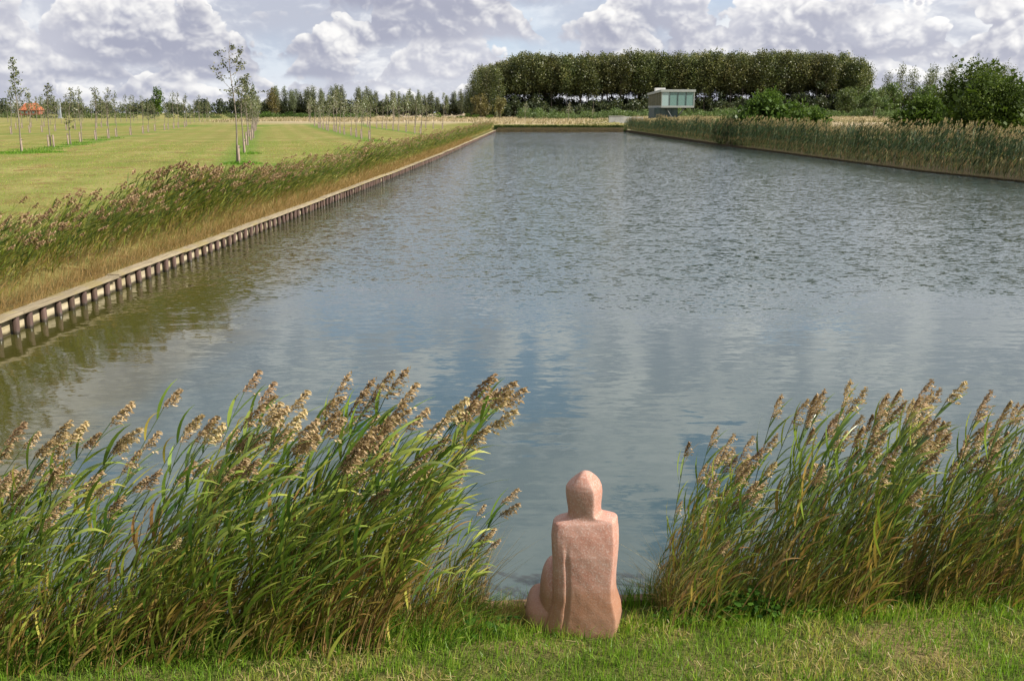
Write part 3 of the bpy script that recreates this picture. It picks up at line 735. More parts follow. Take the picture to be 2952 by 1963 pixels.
# ------------------------------------------------------------------ trees and bushes on the right
G_R = 'wispy poplars above the green wood at the right edge'
rng = np.random.default_rng(61); RP = []
for i in range(26):
    x = 112 + i * 3.0 + rng.normal() * .8; y = 312 + rng.normal() * 4 - i * .8; s = rng.uniform(.8, 1.02) * (1 + .008 * i)
    loc = at(x, y)
    if len(RP) < 3:
        tr, cr = make_poplar(300 + i, 15.0, .42, 2.0, 800, .38, 'poplar_grey', .11, .6)
        t = tree_proto('wispy_poplar_tree', 'wispy thin crowned poplar rising over the wood at right', 'tree', G_R, tr, cr, 'dark_bark', 'poplar_grey', loc); t.scale = (s,) * 3; RP.append(t)
    else: copy_tree(RP[int(rng.integers(3))], loc, rng.random() * 6, s)
G_W = 'broad green trees of the wood at the right edge'
WP = []
for i in range(40):
    x = 96 + i * 2.3 + rng.normal() * 1.2; y = 300 - i * 1.2 + rng.normal() * 5 - (i % 2) * 14; s = rng.uniform(.8, 1.1) * (1.15 if i % 2 == 0 else .8)
    if len(WP) < 3:
        t = round_tree('wood_tree', 'broad green tree of the wood right of the tall grove', at(x, y), 70 + i, (4, 3.4, 4.2), 9.0, 'thicket_leaf', 2400, .42, .0, 20, G_W); t.scale = (s,) * 3; WP.append(t)
    else: copy_tree(WP[int(rng.integers(3))], at(x, y), rng.random() * 6, s)
thicket('willow_thicket', 'thicket_leaf', rng, 84, 128, lambda x: 236 - .1 * x, 10, lambda x: 2.8, 200, .30, 70, 'pale green willow thicket beyond the right meadow', .5, (1.0, 1.0, 1.0))

thicket('far_wood', 'thicket_leaf', rng, 100, 200, lambda x: 312 - .35 * (x - 100), 10, lambda x: 10.0, 900, .55, 60, 'continuous green wood right of the tall grove', .42, (2.4, 2.0, 1.6))

def bush(label, x, y, R, H, seed, n=7000, leaf=.13, leafm='bush_leaf', blobs=26, group=None):
    rng = np.random.default_rng(seed); tr = Geo(); cr = Geo()
    for i in range(blobs):
        az = rng.random() * 6.28; q = rng.random() ** .5; f = rng.random() ** .8
        zc_ = H * (.10 + .80 * f); wid = math.sqrt(max(.08, 1 - f ** 2.2))
        c = np.array([math.cos(az) * R[0] * q * wid * .8, math.sin(az) * R[1] * q * wid * .8, zc_])
        tr.tube([(c[0] * .12, c[1] * .12, -.1), (c[0] * .5, c[1] * .5, zc_ * .55), c], [.05, .035, .012], 4, cap=False)
        rr = rng.uniform(.20, .34)
        P = blob_points(rng, c, (R[0] * rr, R[1] * rr, H * rr * .62), n // blobs, .45)
        P += rng.normal(size=P.shape) * .06
        P[:, 2] = np.maximum(P[:, 2], .05)
        quads(cr, P, leaf, rng, np.clip(rng.normal(.46, .10) + rng.normal(size=len(P)) * .18, 0, 1), .1, .7)
        # loose shoots that break the outline
        for s_ in range(3):
            d = rng.normal(size=3); d[2] = abs(d[2]) + .6; d /= np.linalg.norm(d); L = rng.uniform(.25, .55) * H * .28
            e = c + d * np.array([R[0] * rr, R[1] * rr, H * rr * .62]) * .9
            kk = rng.random((14, 1)); quads(cr, e + d * L * kk + rng.normal(size=(14, 3)) * .05, leaf * .95, rng, np.clip(.6 + rng.normal(size=14) * .15, 0, 1), .1, .6)
    m_ = n // 4; P = rng.normal(size=(m_, 3)) * np.array([R[0] * .30, R[1] * .30, H * .20]) + (0, 0, H * .42); P[:, 2] = np.maximum(P[:, 2], .1)
    quads(cr, P, leaf * 2.6, rng, np.clip(rng.normal(.3, .12, m_), 0, 1), .1, .75)
    t = thing('bush', label, 'bush', at(x, y), 0, group)
    link('stem', tr.mesh('stem', M['dark_bark']), t); link('foliage', cr.mesh('foliage', M[leafm]), t)
    return t
bush('largest dark green bush at the front of the dense right clump', 37.2, 80, (4.3, 3.2), 5.6, 81, 16000, .16)
bush('tall rounded green bush at far right behind the nearest reeds', 43.5, 82, (4.2, 3.4), 6.6, 82, 16000, .16, blobs=32)
bush('broad green bush forming the left end of the dense right clump', 33.8, 85, (3.0, 2.6), 3.9, 83, 10000, .15)
bush('high crowned green bush at the back of the right clump', 40.5, 90, (4.2, 3.2), 7.0, 84, 13000, .17)
bush('green bush at the right border with bright leaf tips', 42.6, 74.5, (3.0, 2.4), 4.4, 85, 11000, .14)
bush('low lighter green bush in front of the dense right clump', 38.6, 73.5, (2.3, 1.8), 3.0, 86, 8000, .12)
bush('second high bush at the right border behind the rounded one', 47.5, 88, (4.2, 3.2), 7.2, 93, 11000, .17)
bush('low yellowish bush at the left foot of the dense right clump', 31.6, 84, (1.6, 1.4), 1.5, 87, 2500, .12, 'olive_leaf', 12)
bush('dark rounded bush standing alone in the meadow right of the pavilion', 25.6, 104, (3.4, 2.4), 5.1, 88, 14000, .18)
bush('light green bush leaning on the right side of the lone dark bush', 28.4, 105, (2.6, 2.0), 4.1, 89, 8000, .17)
bush('low spreading bush on the left side of the lone dark bush', 23.8, 109, (2.3, 1.7), 3.3, 90, 5500, .16, 'thicket_leaf')
bush('small low bush farthest right of the lone dark bush group', 31.4, 107, (2.5, 1.6), 3.2, 91, 5000, .16)
bush('tiny bush in the meadow between the lone bushes and the right clump', 38.4, 126, (1.2, 1.0), 1.3, 92, 1600, .15, 'thicket_leaf', 8)

# ------------------------------------------------------------------ young trees of the orchard field
def make_sapling(seed, H=5.4, spread=1.0, leaves=230, silver=0.0, sparse=False, bare=.5):
    rng = np.random.default_rng(seed); tr = Geo(); cr = Geo()
    k = np.linspace(0, 1, 12)
    bend = rng.uniform(.1, .5) * (1.5 if sparse else 1); wob = rng.normal(size=4) * .10
    px = bend * k ** 3.2 + wob[0] * np.sin(k * 5 + wob[1] * 9) * k * 1.2; py = wob[2] * np.sin(k * 4) * k
    pts = np.stack([px, py, k * H], 1)
    rad = .064 * (1.0 - .94 * k ** .85) + .004
    tr.tube(pts, rad, 6)
    nb = 15 if sparse else int(rng.integers(15, 22))
    L = []
    for i in range(nb):
        f = bare + (1 - bare) * (.02 + .93 * (i + rng.random()) / nb) if not sparse else bare + (1 - bare) * (.0 + .85 * ((i + .5) / nb) ** 1.2)
        b = np.array([np.interp(f, k, pts[:, j]) for j in range(3)])
        az = i * 2.39996 + rng.normal() * .5; ln = spread * rng.uniform(.55, 1.2) * (1.15 - .95 * (f - bare) / (1 - bare))
        d = np.array([math.cos(az) + .25, math.sin(az), rng.uniform(.15, .75) if sparse else rng.uniform(.35, 1.0)]); d /= np.linalg.norm(d)
        q = np.linspace(0, 1, 5)[:, None]
        path = b + d * ln * q + np.array([.10, 0, .22]) * ln * q ** 2 + rng.normal(size=3) * .05 * q
        cr_r = .5 * np.interp(f, k, rad)
        tr.tube(path, np.linspace(max(cr_r, .009), .004, 5), 4, cap=False)
        L.append(path)
        for s_ in range(3 if sparse else 2):
            t0 = rng.uniform(.4, .9); p = path[0] + (path[-1] - path[0]) * t0; dd = d + rng.normal(size=3) * .7; dd /= np.linalg.norm(dd)
            tw = np.stack([p, p + dd * ln * .22, p + dd * ln * .4 + (0, 0, .04)]); tr.tube(tw, [.006, .004, .003], 3, cap=False); L.append(tw)
    L.append(pts[-4:])
    per = max(5, int(leaves * (1.4 if sparse else .95)) // len(L))
    for path in L:
        a = rng.random(per) ** .7; i0 = np.clip((a * (len(path) - 1)).astype(int), 0, len(path) - 2); fr_ = (a * (len(path) - 1) - i0)[:, None]
        P = path[i0] * (1 - fr_) + path[i0 + 1] * fr_ + rng.normal(size=(per, 3)) * (.06 if sparse else .11)
        quads(cr, P, .15 if not sparse else .115, rng, np.clip(rng.normal(.36 + silver, .12) + rng.normal(size=per) * .2, 0, 1), .1, .75, (.4, 0, 0))
    return tr, cr
def sapling(label, loc, geo, group=None, rz=0, sc=1):
    t = thing('young_tree', label, 'young tree', loc, rz, group, sc)
    link('trunk', geo[0].mesh('trunk', M['bark'], True), t); link('crown', geo[1].mesh('crown', M['sapling_leaf']), t)
    return t
# short round stake with a rubber strap, beside each young tree
sg = Geo().tube([(0, 0, -.2), (0, 0, 1.05)], [.078, .072], 8); stg = Geo().tube([(-.065, -.01, .93), (.05, -.075, .94), (.17, -.06, .95), (.17, .05, .95), (.03, .07, .94), (-.065, -.01, .93)], .014, 4, cap=False)
stake_me = sg.mesh('post', M['stake'], True); strap_me = stg.mesh('strap', M['strap'])
def stake(loc, rz, label, group):
    t = thing('tree_stake', label, 'stake', loc, rz, group); link('post', stake_me, t); link('strap', strap_me, t); return t
rng = np.random.default_rng(77)
kinds = [make_sapling(400 + i, 5.2 + .25 * (i % 3), [1.0, .85, 1.1, .8, .95, 1.05, 1.0][i], [240, 200, 330, 260, 300, 320, 360][i], [0, 0, 0, -.05, .28, .10, .36][i], False, [.42, .38, .42, .36, .40, .42, .38][i]) for i in range(7)]
pr = [None] * 7
def place_sapling(x, y, kind, sc, label, group, lean=0):
    loc = (x, y, hz(x, y) - .02); rz = rng.normal() * .5
    if pr[kind] is None:
        t = sapling(label, loc, kinds[kind], group, rz, sc); pr[kind] = t
    else: t = copy_tree(pr[kind], loc, rz, sc, label, group)
    return t
# single trees that can be pointed to
def big_sapling(label, x, y, H, seed, **kw):
    return sapling(label, (x, y, hz(x, y) - .02), make_sapling(seed, H, **kw))
big_sapling('tallest young tree nearest the pond, sparse branches and top bent by wind', -15.9, 59.0, 6.9, 431, spread=1.55, leaves=480, sparse=True, bare=.50)
stake((-15.78, 58.93, hz(-15.8, 59)), .5, 'wooden stake at the foot of the tallest young tree', None)
big_sapling('second young tree just behind the tallest one in the middle row', -19.5, 74.3, 5.6, 432, spread=1.0, leaves=330)
stake((-19.42, 74.2, hz(-19.5, 74)), .4, 'wooden stake of the second tree in the middle row', None)
big_sapling('tall thin young tree nearest the left edge with bare upper stem', -36.4, 75.8, 6.8, 436, spread=.75, leaves=420, bare=.48)
stake((-36.3, 75.7, hz(-36.4, 75.8)), .4, 'wooden stake of the tall thin tree nearest left edge', None)
big_sapling('young tree with two stakes, second in the front left row', -39.4, 87.4, 5.3, 437, spread=.8, leaves=300, bare=.42)
stake((-39.55, 87.3, hz(-39.4, 87.4)), .3, 'left stake of the double staked tree in the front left row', None)
stake((-39.12, 87.35, hz(-39.4, 87.4)), 3.0, 'right stake of the double staked tree in the front left row', None)
big_sapling('young tree with a low leafy side shoot, third in the front left row', -40.6, 94.2, 5.2, 438, spread=.8, leaves=300, bare=.25)
stake((-40.8, 94.1, hz(-40.6, 94.2)), .3, 'wooden stake of the third tree in the front left row', None)
big_sapling('young tree nearest the pond in the right hand block of saplings', -14.8, 106.9, 4.6, 439, spread=1.0, leaves=380)
stake((-14.9, 106.8, hz(-14.8, 106.9)), .3, 'thick stake of the sapling nearest pond in the right hand block', None)
rows = [
 # x, y, dx/dy, start steps, end y, spacing, name
 (-42.6, 101.5, -.222, 290, 8.6, 'front left row of the orchard field', [0, 1, 3, 2]),
 (-67.8, 139.7, -.215, 290, 8.2, 'second left row of the orchard field', [1, 0, 2, 5]),
 (-88.0, 176.0, -.215, 285, 8.2, 'third left row of the orchard field', [1, 0, 2, 5]),
 (-108., 212.0, -.215, 285, 8.2, 'farthest left row of the orchard field', [2, 0, 5, 1]),
 (-23.9, 91.9, -.240, 280, 8.4, 'middle row behind the tallest young tree', [2, 5, 0, 3]),
 (-17.0, 115.5, -.246, 245, 7.3, 'first row of the right hand block of saplings', [0, 5, 2, 4, 6]),
 (-12.3, 139.9, -.245, 245, 7.6, 'second row of the right hand block of saplings', [2, 5, 4, 0, 6]),
 (-12.2, 180.5, -.245, 245, 8.0, 'third row of the right hand block of saplings', [4, 2, 5, 6]),
]
for (x0, y0_, s_, yend, sp, nm, ks) in rows:
    y = y0_; i = 0
    while y < yend:
        jx = rng.normal() * .18; x = x0 + (y - y0_) * s_ + jx; yy = y + rng.normal() * .5
        kd = ks[int(rng.integers(len(ks)))]; sc_t = rng.uniform(.78, 1.14)
        if (abs(x) < .54 * yy + 4):
            place_sapling(x, yy, kd, sc_t, f'staked young tree standing in the {nm}', f'young trees in the {nm}')
            if yy < 215:
                stake((x - .12, yy - .1, hz(x, yy)), rng.random(), f'stake by a sapling in the {nm}', f'stakes in the {nm}')
        y += sp * rng.uniform(.93, 1.07); i += 1
for i, (x, y, s) in enumerate([(3.0, 232, .85), (13.0, 236, .85), (-28, 246, 1.0), (-3.5, 238, .5), (18.5, 236, .6)]):
    place_sapling(x, y, 6 if i != 3 else 4, s, 'silver leaved sapling without stake in the pale rough grass beyond the pond', 'silver saplings in the rough grass beyond the pond')

# ------------------------------------------------------------------ timber revetment along the left water edge
rv = thing('revetment', 'long timber revetment of round piles, planks and cap boards along the left water edge', 'revetment', (0, 0, 0))
rng = np.random.default_rng(90)
pile_me = []
for i in range(6):
    r = rng.uniform(.050, .058); e = rng.normal(size=2) * .012
    g = Geo().tube([(0, 0, -.6), (e[0] * .5, e[1] * .5, -.1), (e[0], e[1], .300)], [r, r * .99, r * .95], 9)
    pile_me.append(g.mesh('pile', M['pile'], True))
y = 12.6; n_p = 0; rest = Geo()
while y < Y_FAR - .3:
    x = float(xl(y)) + .108 + rng.normal() * .008
    if n_p < 300:
        o = link('pile', pile_me[int(rng.integers(6))], rv, (x, y, rng.normal() * .01), rng.random() * 6.28)
        o.rotation_euler = (rng.normal() * .05, rng.normal() * .03, rng.random() * 6.28)
    else: rest.tube([(x, y, -.3), (x, y, .30)], .07, 6)
    n_p += 1; y += .48 * rng.uniform(.88, 1.12)
if rest.n: link('pile_row', rest.mesh('pile_row', M['pile']), rv, kind='stuff')
ye = np.concatenate([np.arange(12, 184, 3.6), [Y_FAR]])
for a, b in zip(ye[:-1], ye[1:]):
    xa, xb = float(xl(a)), float(xl(b)); dz_ = rng.normal() * .009
    # cap board, lying over the pile heads
    g = Geo(); w0_, w1_ = -.045, .195
    V = []
    for z in (.300, .348):
        for (xx, yy) in ((xa, a + .006), (xb, b - .006)):
            jw = .012 * math.sin(yy * 5.1 + xx * 9); V += [(xx + w0_ + jw, yy, z + dz_), (xx + w1_ + jw, yy, z + dz_ + jw * .5)]
    g.add(V, [(0, 1, 3, 2), (4, 6, 7, 5), (0, 4, 5, 1), (2, 3, 7, 6), (1, 5, 7, 3), (0, 2, 6, 4)])
    link('cap_board', g.mesh('cap_board', M['cap']), rv)
    for j in range(3 if a < 90 else 1):
        z0, z1 = (-.12 + j * .142, .016 + j * .142) if a < 90 else (-.12, .30)
        ox = rng.uniform(-.004, .006); g = Geo(); V = []
        for z in (z0, min(z1, .296)):
            for (xx, yy) in ((xa, a + .004), (xb, b - .004)):
                V += [(xx + .006 + ox, yy, z), (xx + .046 + ox, yy, z)]
        g.add(V, [(0, 1, 3, 2), (4, 6, 7, 5), (0, 4, 5, 1), (2, 3, 7, 6), (1, 5, 7, 3), (0, 2, 6, 4)])
        link('plank', g.mesh('plank', M['plank']), rv)
# low beam along the near bank
nbm = thing('edge_beam', 'low weathered wooden beam along the near bank beside the stone figure', 'beam', (0, 0, 0))
for a, b in ((-7.5, -4.2), (-4.2, -1.0), (-1.0, 2.2), (2.2, 5.4), (5.4, 8.6)):
    g = Geo(); V = []
    for z in (.02, .225):
        for x in (a + .006, b - .006):
            yy = float(ynear(x)); V += [(x, yy - .02, z), (x, yy + .07, z)]
    g.add(V, [(0, 2, 3, 1), (4, 5, 7, 6), (0, 1, 5, 4), (2, 6, 7, 3), (1, 3, 7, 5), (0, 4, 6, 2)])
    link('beam_board', g.mesh('beam_board', M['old_beam']), nbm)

# ------------------------------------------------------------------ reeds
WIND = np.array([1.0, .12, 0.0])
def reed_parts(seed, H=1.6, lean=.6, dead=False, plume=True, nleaf=7, plume_n=(24, 8), segs=6, stem_sides=5, leaf_w=.021, turn=0.0, green=0.0):
    """one reed: stem, leaves streaming with the wind, feathery drooping plume"""
    rng = np.random.default_rng(seed)
    jit = rng.normal() * .10
    def P(t):
        t = np.asarray(t, float)
        return np.stack([lean * H * (.42 * t + .58 * t ** 1.9), jit * H * t ** 1.6, H * (t - .10 * lean * t ** 2.5)], -1)
    def D(t):
        d = P(t + .01) - P(t - .01); return d / np.linalg.norm(d)
    st = Geo(); k = np.linspace(0, 1, 9)
    st.tube(P(k), np.linspace(.0052, .0024, 9), stem_sides, np.clip((1.0 if dead else .95 - green) - (.0 if dead else 1.1) * k, 0, 1), cap=False)
    leaves = []
    for i in range(nleaf):
        t0_ = .05 if green else .14; t = (t0_ + (.96 - t0_) * (i + rng.uniform(.1, .9)) / nleaf)
        o = P(t); d = D(t)
        side = 1 if rng.random() < .72 else -1
        az = rng.normal() * .55 + (0 if side > 0 else math.pi)
        out = np.array([math.cos(az), math.sin(az), rng.uniform(.1, .5)])
        v = d * rng.uniform(.9, 1.3) + out * rng.uniform(.30, .65); v /= np.linalg.norm(v)
        L = rng.uniform(.26, .46) * (1.0 if t < .8 else .85) * (H / 1.6) ** .5
        droop = rng.uniform(.02, .38) + (.7 if rng.random() < .18 else 0)
        n = segs; pts = [o]; vs = [v]
        for s_ in range(n):
            v = v + (WIND * .20 + np.array([0, 0, -droop * .32])) * (s_ + 1) / n
            v = v / np.linalg.norm(v); pts.append(pts[-1] + v * L / n); vs.append(v)
        pts = np.array(pts); vs = np.array(vs)
        roll = rng.uniform(-.9, .9); up = np.array([0, math.sin(roll), math.cos(roll)])
        w = np.cross(vs, up); w /= np.linalg.norm(w, axis=1)[:, None] + 1e-6
        s = np.linspace(0, 1, n + 1); prof = np.interp(s, [0, .12, .35, .7, 1], [.45, .85, 1, .62, .03]) * leaf_w * rng.uniform(.7, 1.25) * .5
        V = np.concatenate([pts - w * prof[:, None], pts + w * prof[:, None]])
        Q = [(j, j + 1, n + 1 + j + 1, n + 1 + j) for j in range(n)]
        dry = 1.0 if dead else np.clip(rng.normal(.08, .10) + (.62 if t < .27 and rng.random() < .5 else 0), 0, 1) if green else np.clip(.98 - 1.55 * t + rng.normal() * .16, .06, 1) if t < .52 else np.clip(rng.normal(.24, .15), 0, .62)
        if not dead and rng.random() < .13: dry = rng.uniform(.55, .9)
        leaves.append(Geo().add(V, Q, None, np.clip(np.tile(dry + .22 * s ** 3, 2), 0, 1)))
    pg = None
    if plume:
        pg = Geo(); L = rng.uniform(.165, .25) * (H / 1.6) ** .4; nb, npb = plume_n
        t0 = D(.99); rach = []; p = P(1.0) - t0 * .02; v = t0.copy()
        for s_ in range(9):
            rach.append(p.copy()); v = v + (WIND * .045 + np.array([0, 0, -.006])); v /= np.linalg.norm(v); p = p + v * L / 8
        rach = np.array(rach)
        if stem_sides > 3: pg.tube(rach, np.linspace(.0022, .0008, 9), 3, .2, cap=False)
        C = []; Dv = []; T_ = []
        shade = rng.uniform(-.12, .18)
        for i in range(nb):
            u = (i + rng.random()) / nb * .97; j = u * 8; j0 = min(int(j), 7); b = rach[j0] * (1 - j + j0) + rach[j0 + 1] * (j - j0); tv = rach[j0 + 1] - rach[j0]; tv = tv / np.linalg.norm(tv)
            r = rng.normal(size=3); r -= tv * (r @ tv); r /= np.linalg.norm(r)
            v = tv * .75 + r * .55 + WIND * .30; v /= np.linalg.norm(v); ln = L * (.40 * (1 - u) ** .7 + .07) * rng.uniform(.7, 1.2)
            q = b.copy()
            for m_ in range(npb):
                v = v + np.array([.05, 0, -.10]); v /= np.linalg.norm(v); q = q + v * ln / npb
                C.append(q + rng.normal(size=3) * .0045); Dv.append(v + rng.normal(size=3) * .5); T_.append(.45 + shade + .25 * (m_ / npb) + rng.normal() * .16)
        C = np.array(C); Dv = np.array(Dv); Dv /= np.linalg.norm(Dv, axis=1)[:, None]
        a = np.cross(Dv, rng.normal(size=C.shape)); a /= np.linalg.norm(a, axis=1)[:, None]
        s = rng.uniform(.7, 1.3, (len(C), 1)) * (.0135 if npb > 4 else .030); wd = .38 if npb > 4 else .5
        V = np.stack([C - Dv * s, C + a * s * wd, C + Dv * s, C - a * s * wd], 1).reshape(-1, 3)
        pg.add(V, np.arange(len(V)).reshape(-1, 4), None, np.repeat(np.clip(T_, 0, 1), 4))
    return st, leaves, pg

# heights of the two near clumps along the bank (x of the foot -> height of the reeds)
HLX = [-5, -3.5, -3.05, -2.8, -2.55, -2.3, -1.85, -1.45, -1.08, -.86, -.70, -.52, -.36]
HLH = [1.28, 1.28, 1.25, 1.44, 1.08, 1.42, 1.42, 1.42, 1.62, 1.54, 1.30, .90, .6]
HRX = [.86, 1.0, 1.2, 1.55, 2.0, 2.3, 2.55, 2.9, 3.4, 5]
HRH = [.75, 1.02, 1.14, 1.32, 1.38, 1.36, 1.22, 1.22, 1.30, 1.25]
rng = np.random.default_rng(120)
T_L = [reed_parts(500 + i, 1.6, [.34, .40, .30, .46, .38, .36, .42, .52][i], False, True, [10, 11, 10, 10, 11, 10, 9, 10][i], leaf_w=.021) for i in range(8)]
T_R = [reed_parts(520 + i, 1.6, [.20, .28, .16, .34, .12, .24][i], False, True, [11, 10, 11, 10, 11, 10][i], leaf_w=.019) for i in range(6)]
T_N = [reed_parts(540 + i, 1.35, [.42, .36, .5, .22][i], False, False, 11, leaf_w=.020) for i in range(4)]
T_D = [reed_parts(560 + i, 1.15, [.36, .22, .46][i], True, False, 4) for i in range(3)]

def spots(rng, x0, x1, n, hx, hh):
    out = []
    for _ in range(n):
        x = rng.uniform(x0, x1); f = rng.random() ** 1.5
        y = float(ylawn(x)) + (.02 if x > 0 else -.06) + f * (float(ynear(x)) - float(ylawn(x)) + .20)
        # tussocks: reeds stand in loose clusters
        if (math.sin(x * 9.1 + 2.0 * math.sin(x * 3.3)) + .9 * math.sin(y * 11 + x * 5)) < -1.05: continue
        if abs(x + 2.53 + .1 * (y - 5.4)) < .11 and f > .1: continue
        out.append((x, y, float(np.interp(x, hx, hh))))
    return out
cand = []
for (x, y, h) in spots(rng, -4.6, -.34, 1150, HLX, HLH): cand.append((x, y, h, 'L'))
for (x, y, h) in spots(rng, .88, 4.6, 900, HRX, HRH): cand.append((x, y, h, 'R'))
rng.shuffle(cand)
cand = [(float(a), float(b), float(c), d) for a, b, c, d in cand]
def inview(c): return abs(c[0] + .3) < .508 * (c[1] * .975 + .6) + .15
vis = [c for c in cand if inview(c)]; out = [c for c in cand if not inview(c)]
vis.sort(key=lambda c: c[1] - ynear(c[0]) + rng.normal() * .28)
single, mass = vis[:300], vis[300:] + out
built = {}
def mesh_set(kind, i):
    if (kind, i) in built: return built[(kind, i)]
    st, lv, pg = dict(L=T_L, R=T_R, N=T_N, D=T_D)[kind][i]
    r = (st.mesh('stem', M['reed_stem'], True), [l.mesh('leaf', M['reed_leaf'], True) for l in lv], pg.mesh('plume', M['plume']) if pg else None)
    built[(kind, i)] = r; return r
def where(c):
    if c[3] == 'L': return 'near the left edge of the picture' if c[0] < -2.45 else 'in the middle of the left clump' if c[0] < -1.25 else 'at the high end of the left clump'
    return 'at the figure side of the right clump' if c[0] < 1.75 else 'toward the right edge of the picture'
HEAD = {'L': 'wind bent green reed with brown plume', 'R': 'upright green reed with pale plume', 'N': 'leafy green reed without plume', 'D': 'dry straw coloured reed stalk'}
def choose(rng, h):
    r = rng.random()
    return 'P' if r < .26 else 'N' if r < .78 else 'D'
def params(c):
    x, y, h, side = c
    kd = choose(rng, h)
    if kd == 'P': kind = side; i = int(rng.integers(8 if side == 'L' else 6)); s = h / 1.6 * (1.0 - abs(rng.normal()) * .13) / (.90 if side == 'L' else .94)
    elif kd == 'N': kind = 'N'; i = int(rng.integers(3)) if side == 'L' else 3; s = h / 1.35 * rng.uniform(.40, .95)
    else: kind = 'D'; i = int(rng.integers(3)); s = h / 1.15 * rng.uniform(.45, .8)
    if side == 'L' and x > -.45: s *= .92
    return kind, i, s, rng.normal() * .28
for c in single:
    kind, i, s, rz = params(c)
    st, lv, pg = mesh_set(kind, i)
    lab = HEAD[kind] + ' ' + where(c)
    t = thing('reed', lab, 'reed', (c[0], c[1], hz(c[0], min(c[1], ynear(c[0]) - .03)) - .05), rz, lab.replace(' reed ', ' reeds ') if kind != 'D' else lab.replace('stalk', 'stalks'), s)
    link('stem', st, t)
    for l in lv: link('leaf', l, t)
    if pg: link('plume', pg, t)
def mass_of(cands, name, label):
    gs, gl, gp_ = Geo(), Geo(), Geo()
    for c in cands:
        kind, i, s, rz = params(c); st, lv, pg = dict(L=T_L, R=T_R, N=T_N, D=T_D)[kind][i]
        loc = (c[0], c[1], .10)
        dt = rng.normal() * .06
        gs.merge(st, loc, rz, s)
        for l in lv: gl.merge(l, loc, rz, s, dt)
        if pg: gp_.merge(pg, loc, rz, s, dt)
    Vs, Qs, Ts, ts = [], [], [], []; mi = []; n = 0; counts = []
    root = link(name, gl.mesh('leaves', M['reed_leaf'], True), kind='stuff', label=label, cat='reeds')
    a = link('stems', gs.mesh('stems', M['reed_stem'], True), root, kind='stuff'); b = link('plumes', gp_.mesh('plumes', M['plume']), root, kind='stuff')
    return root
mass_of([c for c in mass if c[3] == 'L'], 'reed_bed', 'dense reeds behind the foremost ones left of the stone figure')
mass_of([c for c in mass if c[3] == 'R'], 'reed_bed', 'dense reeds behind the foremost ones right of the stone figure')

# ------------------------------------------------------------------ reed belts along the left and right shore
def belt(name, label, rng, n, place, temps, per_scale, leafm='belt_leaf'):
    arr = []
    for st, lv, pg in temps:
        L_ = Geo()
        for l in lv: L_.merge(l)
        arr.append((st.arrays(), L_.arrays(), pg.arrays() if pg else None))
    gs, gl, gp_ = Geo(), Geo(), Geo()
    for i in range(n):
        x, y, s, rz, dt, ti = place(rng)
        a = arr[ti]; loc = (x, y, max(hz(x, y), 0) - .04)
        gs.merge(a[0], loc, rz, s); gl.merge(a[1], loc, rz, s, dt)
        if a[2] is not None: gp_.merge(a[2], loc, rz, s, dt * .7)
    root = link(name, gl.mesh('leaves', M[leafm]), kind='stuff', label=label, cat='reeds')
    link('stems', gs.mesh('stems', M['reed_stem']), root, kind='stuff'); link('plumes', gp_.mesh('plumes', M['pale_plume' if leafm == 'shaded_belt_leaf' else 'plume']), root, kind='stuff')
    return root
rng = np.random.default_rng(140)
F_ = [reed_parts(600 + i, 1.30, .55 + .06 * i, False, i < 2, 9, (12, 4), 4, 3, .028) for i in range(5)]
C_ = [reed_parts(620 + i, 1.30, .52 + .07 * i, False, i < 2, 7, (7, 3), 2, 3, .040) for i in range(5)]
K_ = [reed_parts(640 + i, 2.15, .12 + .04 * i, False, i != 3, 11, (8, 3), 3, 3,   .040, 0, .62) for i in range(5)]
def left_place(y0, y1, pw, nt):
    def f(rng):
        y = y0 + (y1 - y0) * rng.random() ** pw
        d = .75 + abs(rng.normal()) * .9 if rng.random() < .9 else rng.uniform(.3, 3)
        d = min(d, 3.3)
        patch = (.92 + .16 * float(sm(30, 14, y))) + .22 * math.sin(y * .37 + 1.0) * math.sin(y * .11 + 2) + .10 * math.sin(y * 1.3)
        s = patch * rng.uniform(.72, 1.12) * (1 - .10 * max(0, d - 1.8))
        if d < .8: s *= .8
        return float(xl(y)) - d, y, s, rng.normal() * .4, rng.normal() * .10, int(rng.integers(nt))
    return f
belt('reed_belt', 'windswept reeds with brown plumes along the near stretch of left shore', rng, 1750, left_place(10, 36, 1.0, 5), F_, 1)
belt('reed_belt', 'windswept reeds with brown plumes along the far stretch of left shore', rng, 5200, left_place(36, 183, 1.35, 5), C_, 1)
def right_place(rng):
    y = 24 + (183 - 24) * rng.random() ** 1.25
    u = rng.random()
    d = rng.uniform(-.55, .8) if u < .6 else rng.uniform(.9, 7.5)
    s = (1.0 + .10 * math.sin(y * .35) * math.sin(y * .13 + 1)) * rng.uniform(.82, 1.12)
    if d > 1: s *= .92
    if y > 150: s *= .85; d = min(d, 1 + d * .35)
    return float(xr(y)) + d, y, s, rng.normal() * .5, rng.normal() * .10 - (.16 if d < .8 else -.05), int(rng.integers(5))  # front row tinted darker, painting the shade on the reed wall
belt('reed_belt', 'tall green reeds with shade-darkened leaves and pale plumes along the right shore', rng, 7000, right_place, K_, 1, 'shaded_belt_leaf')

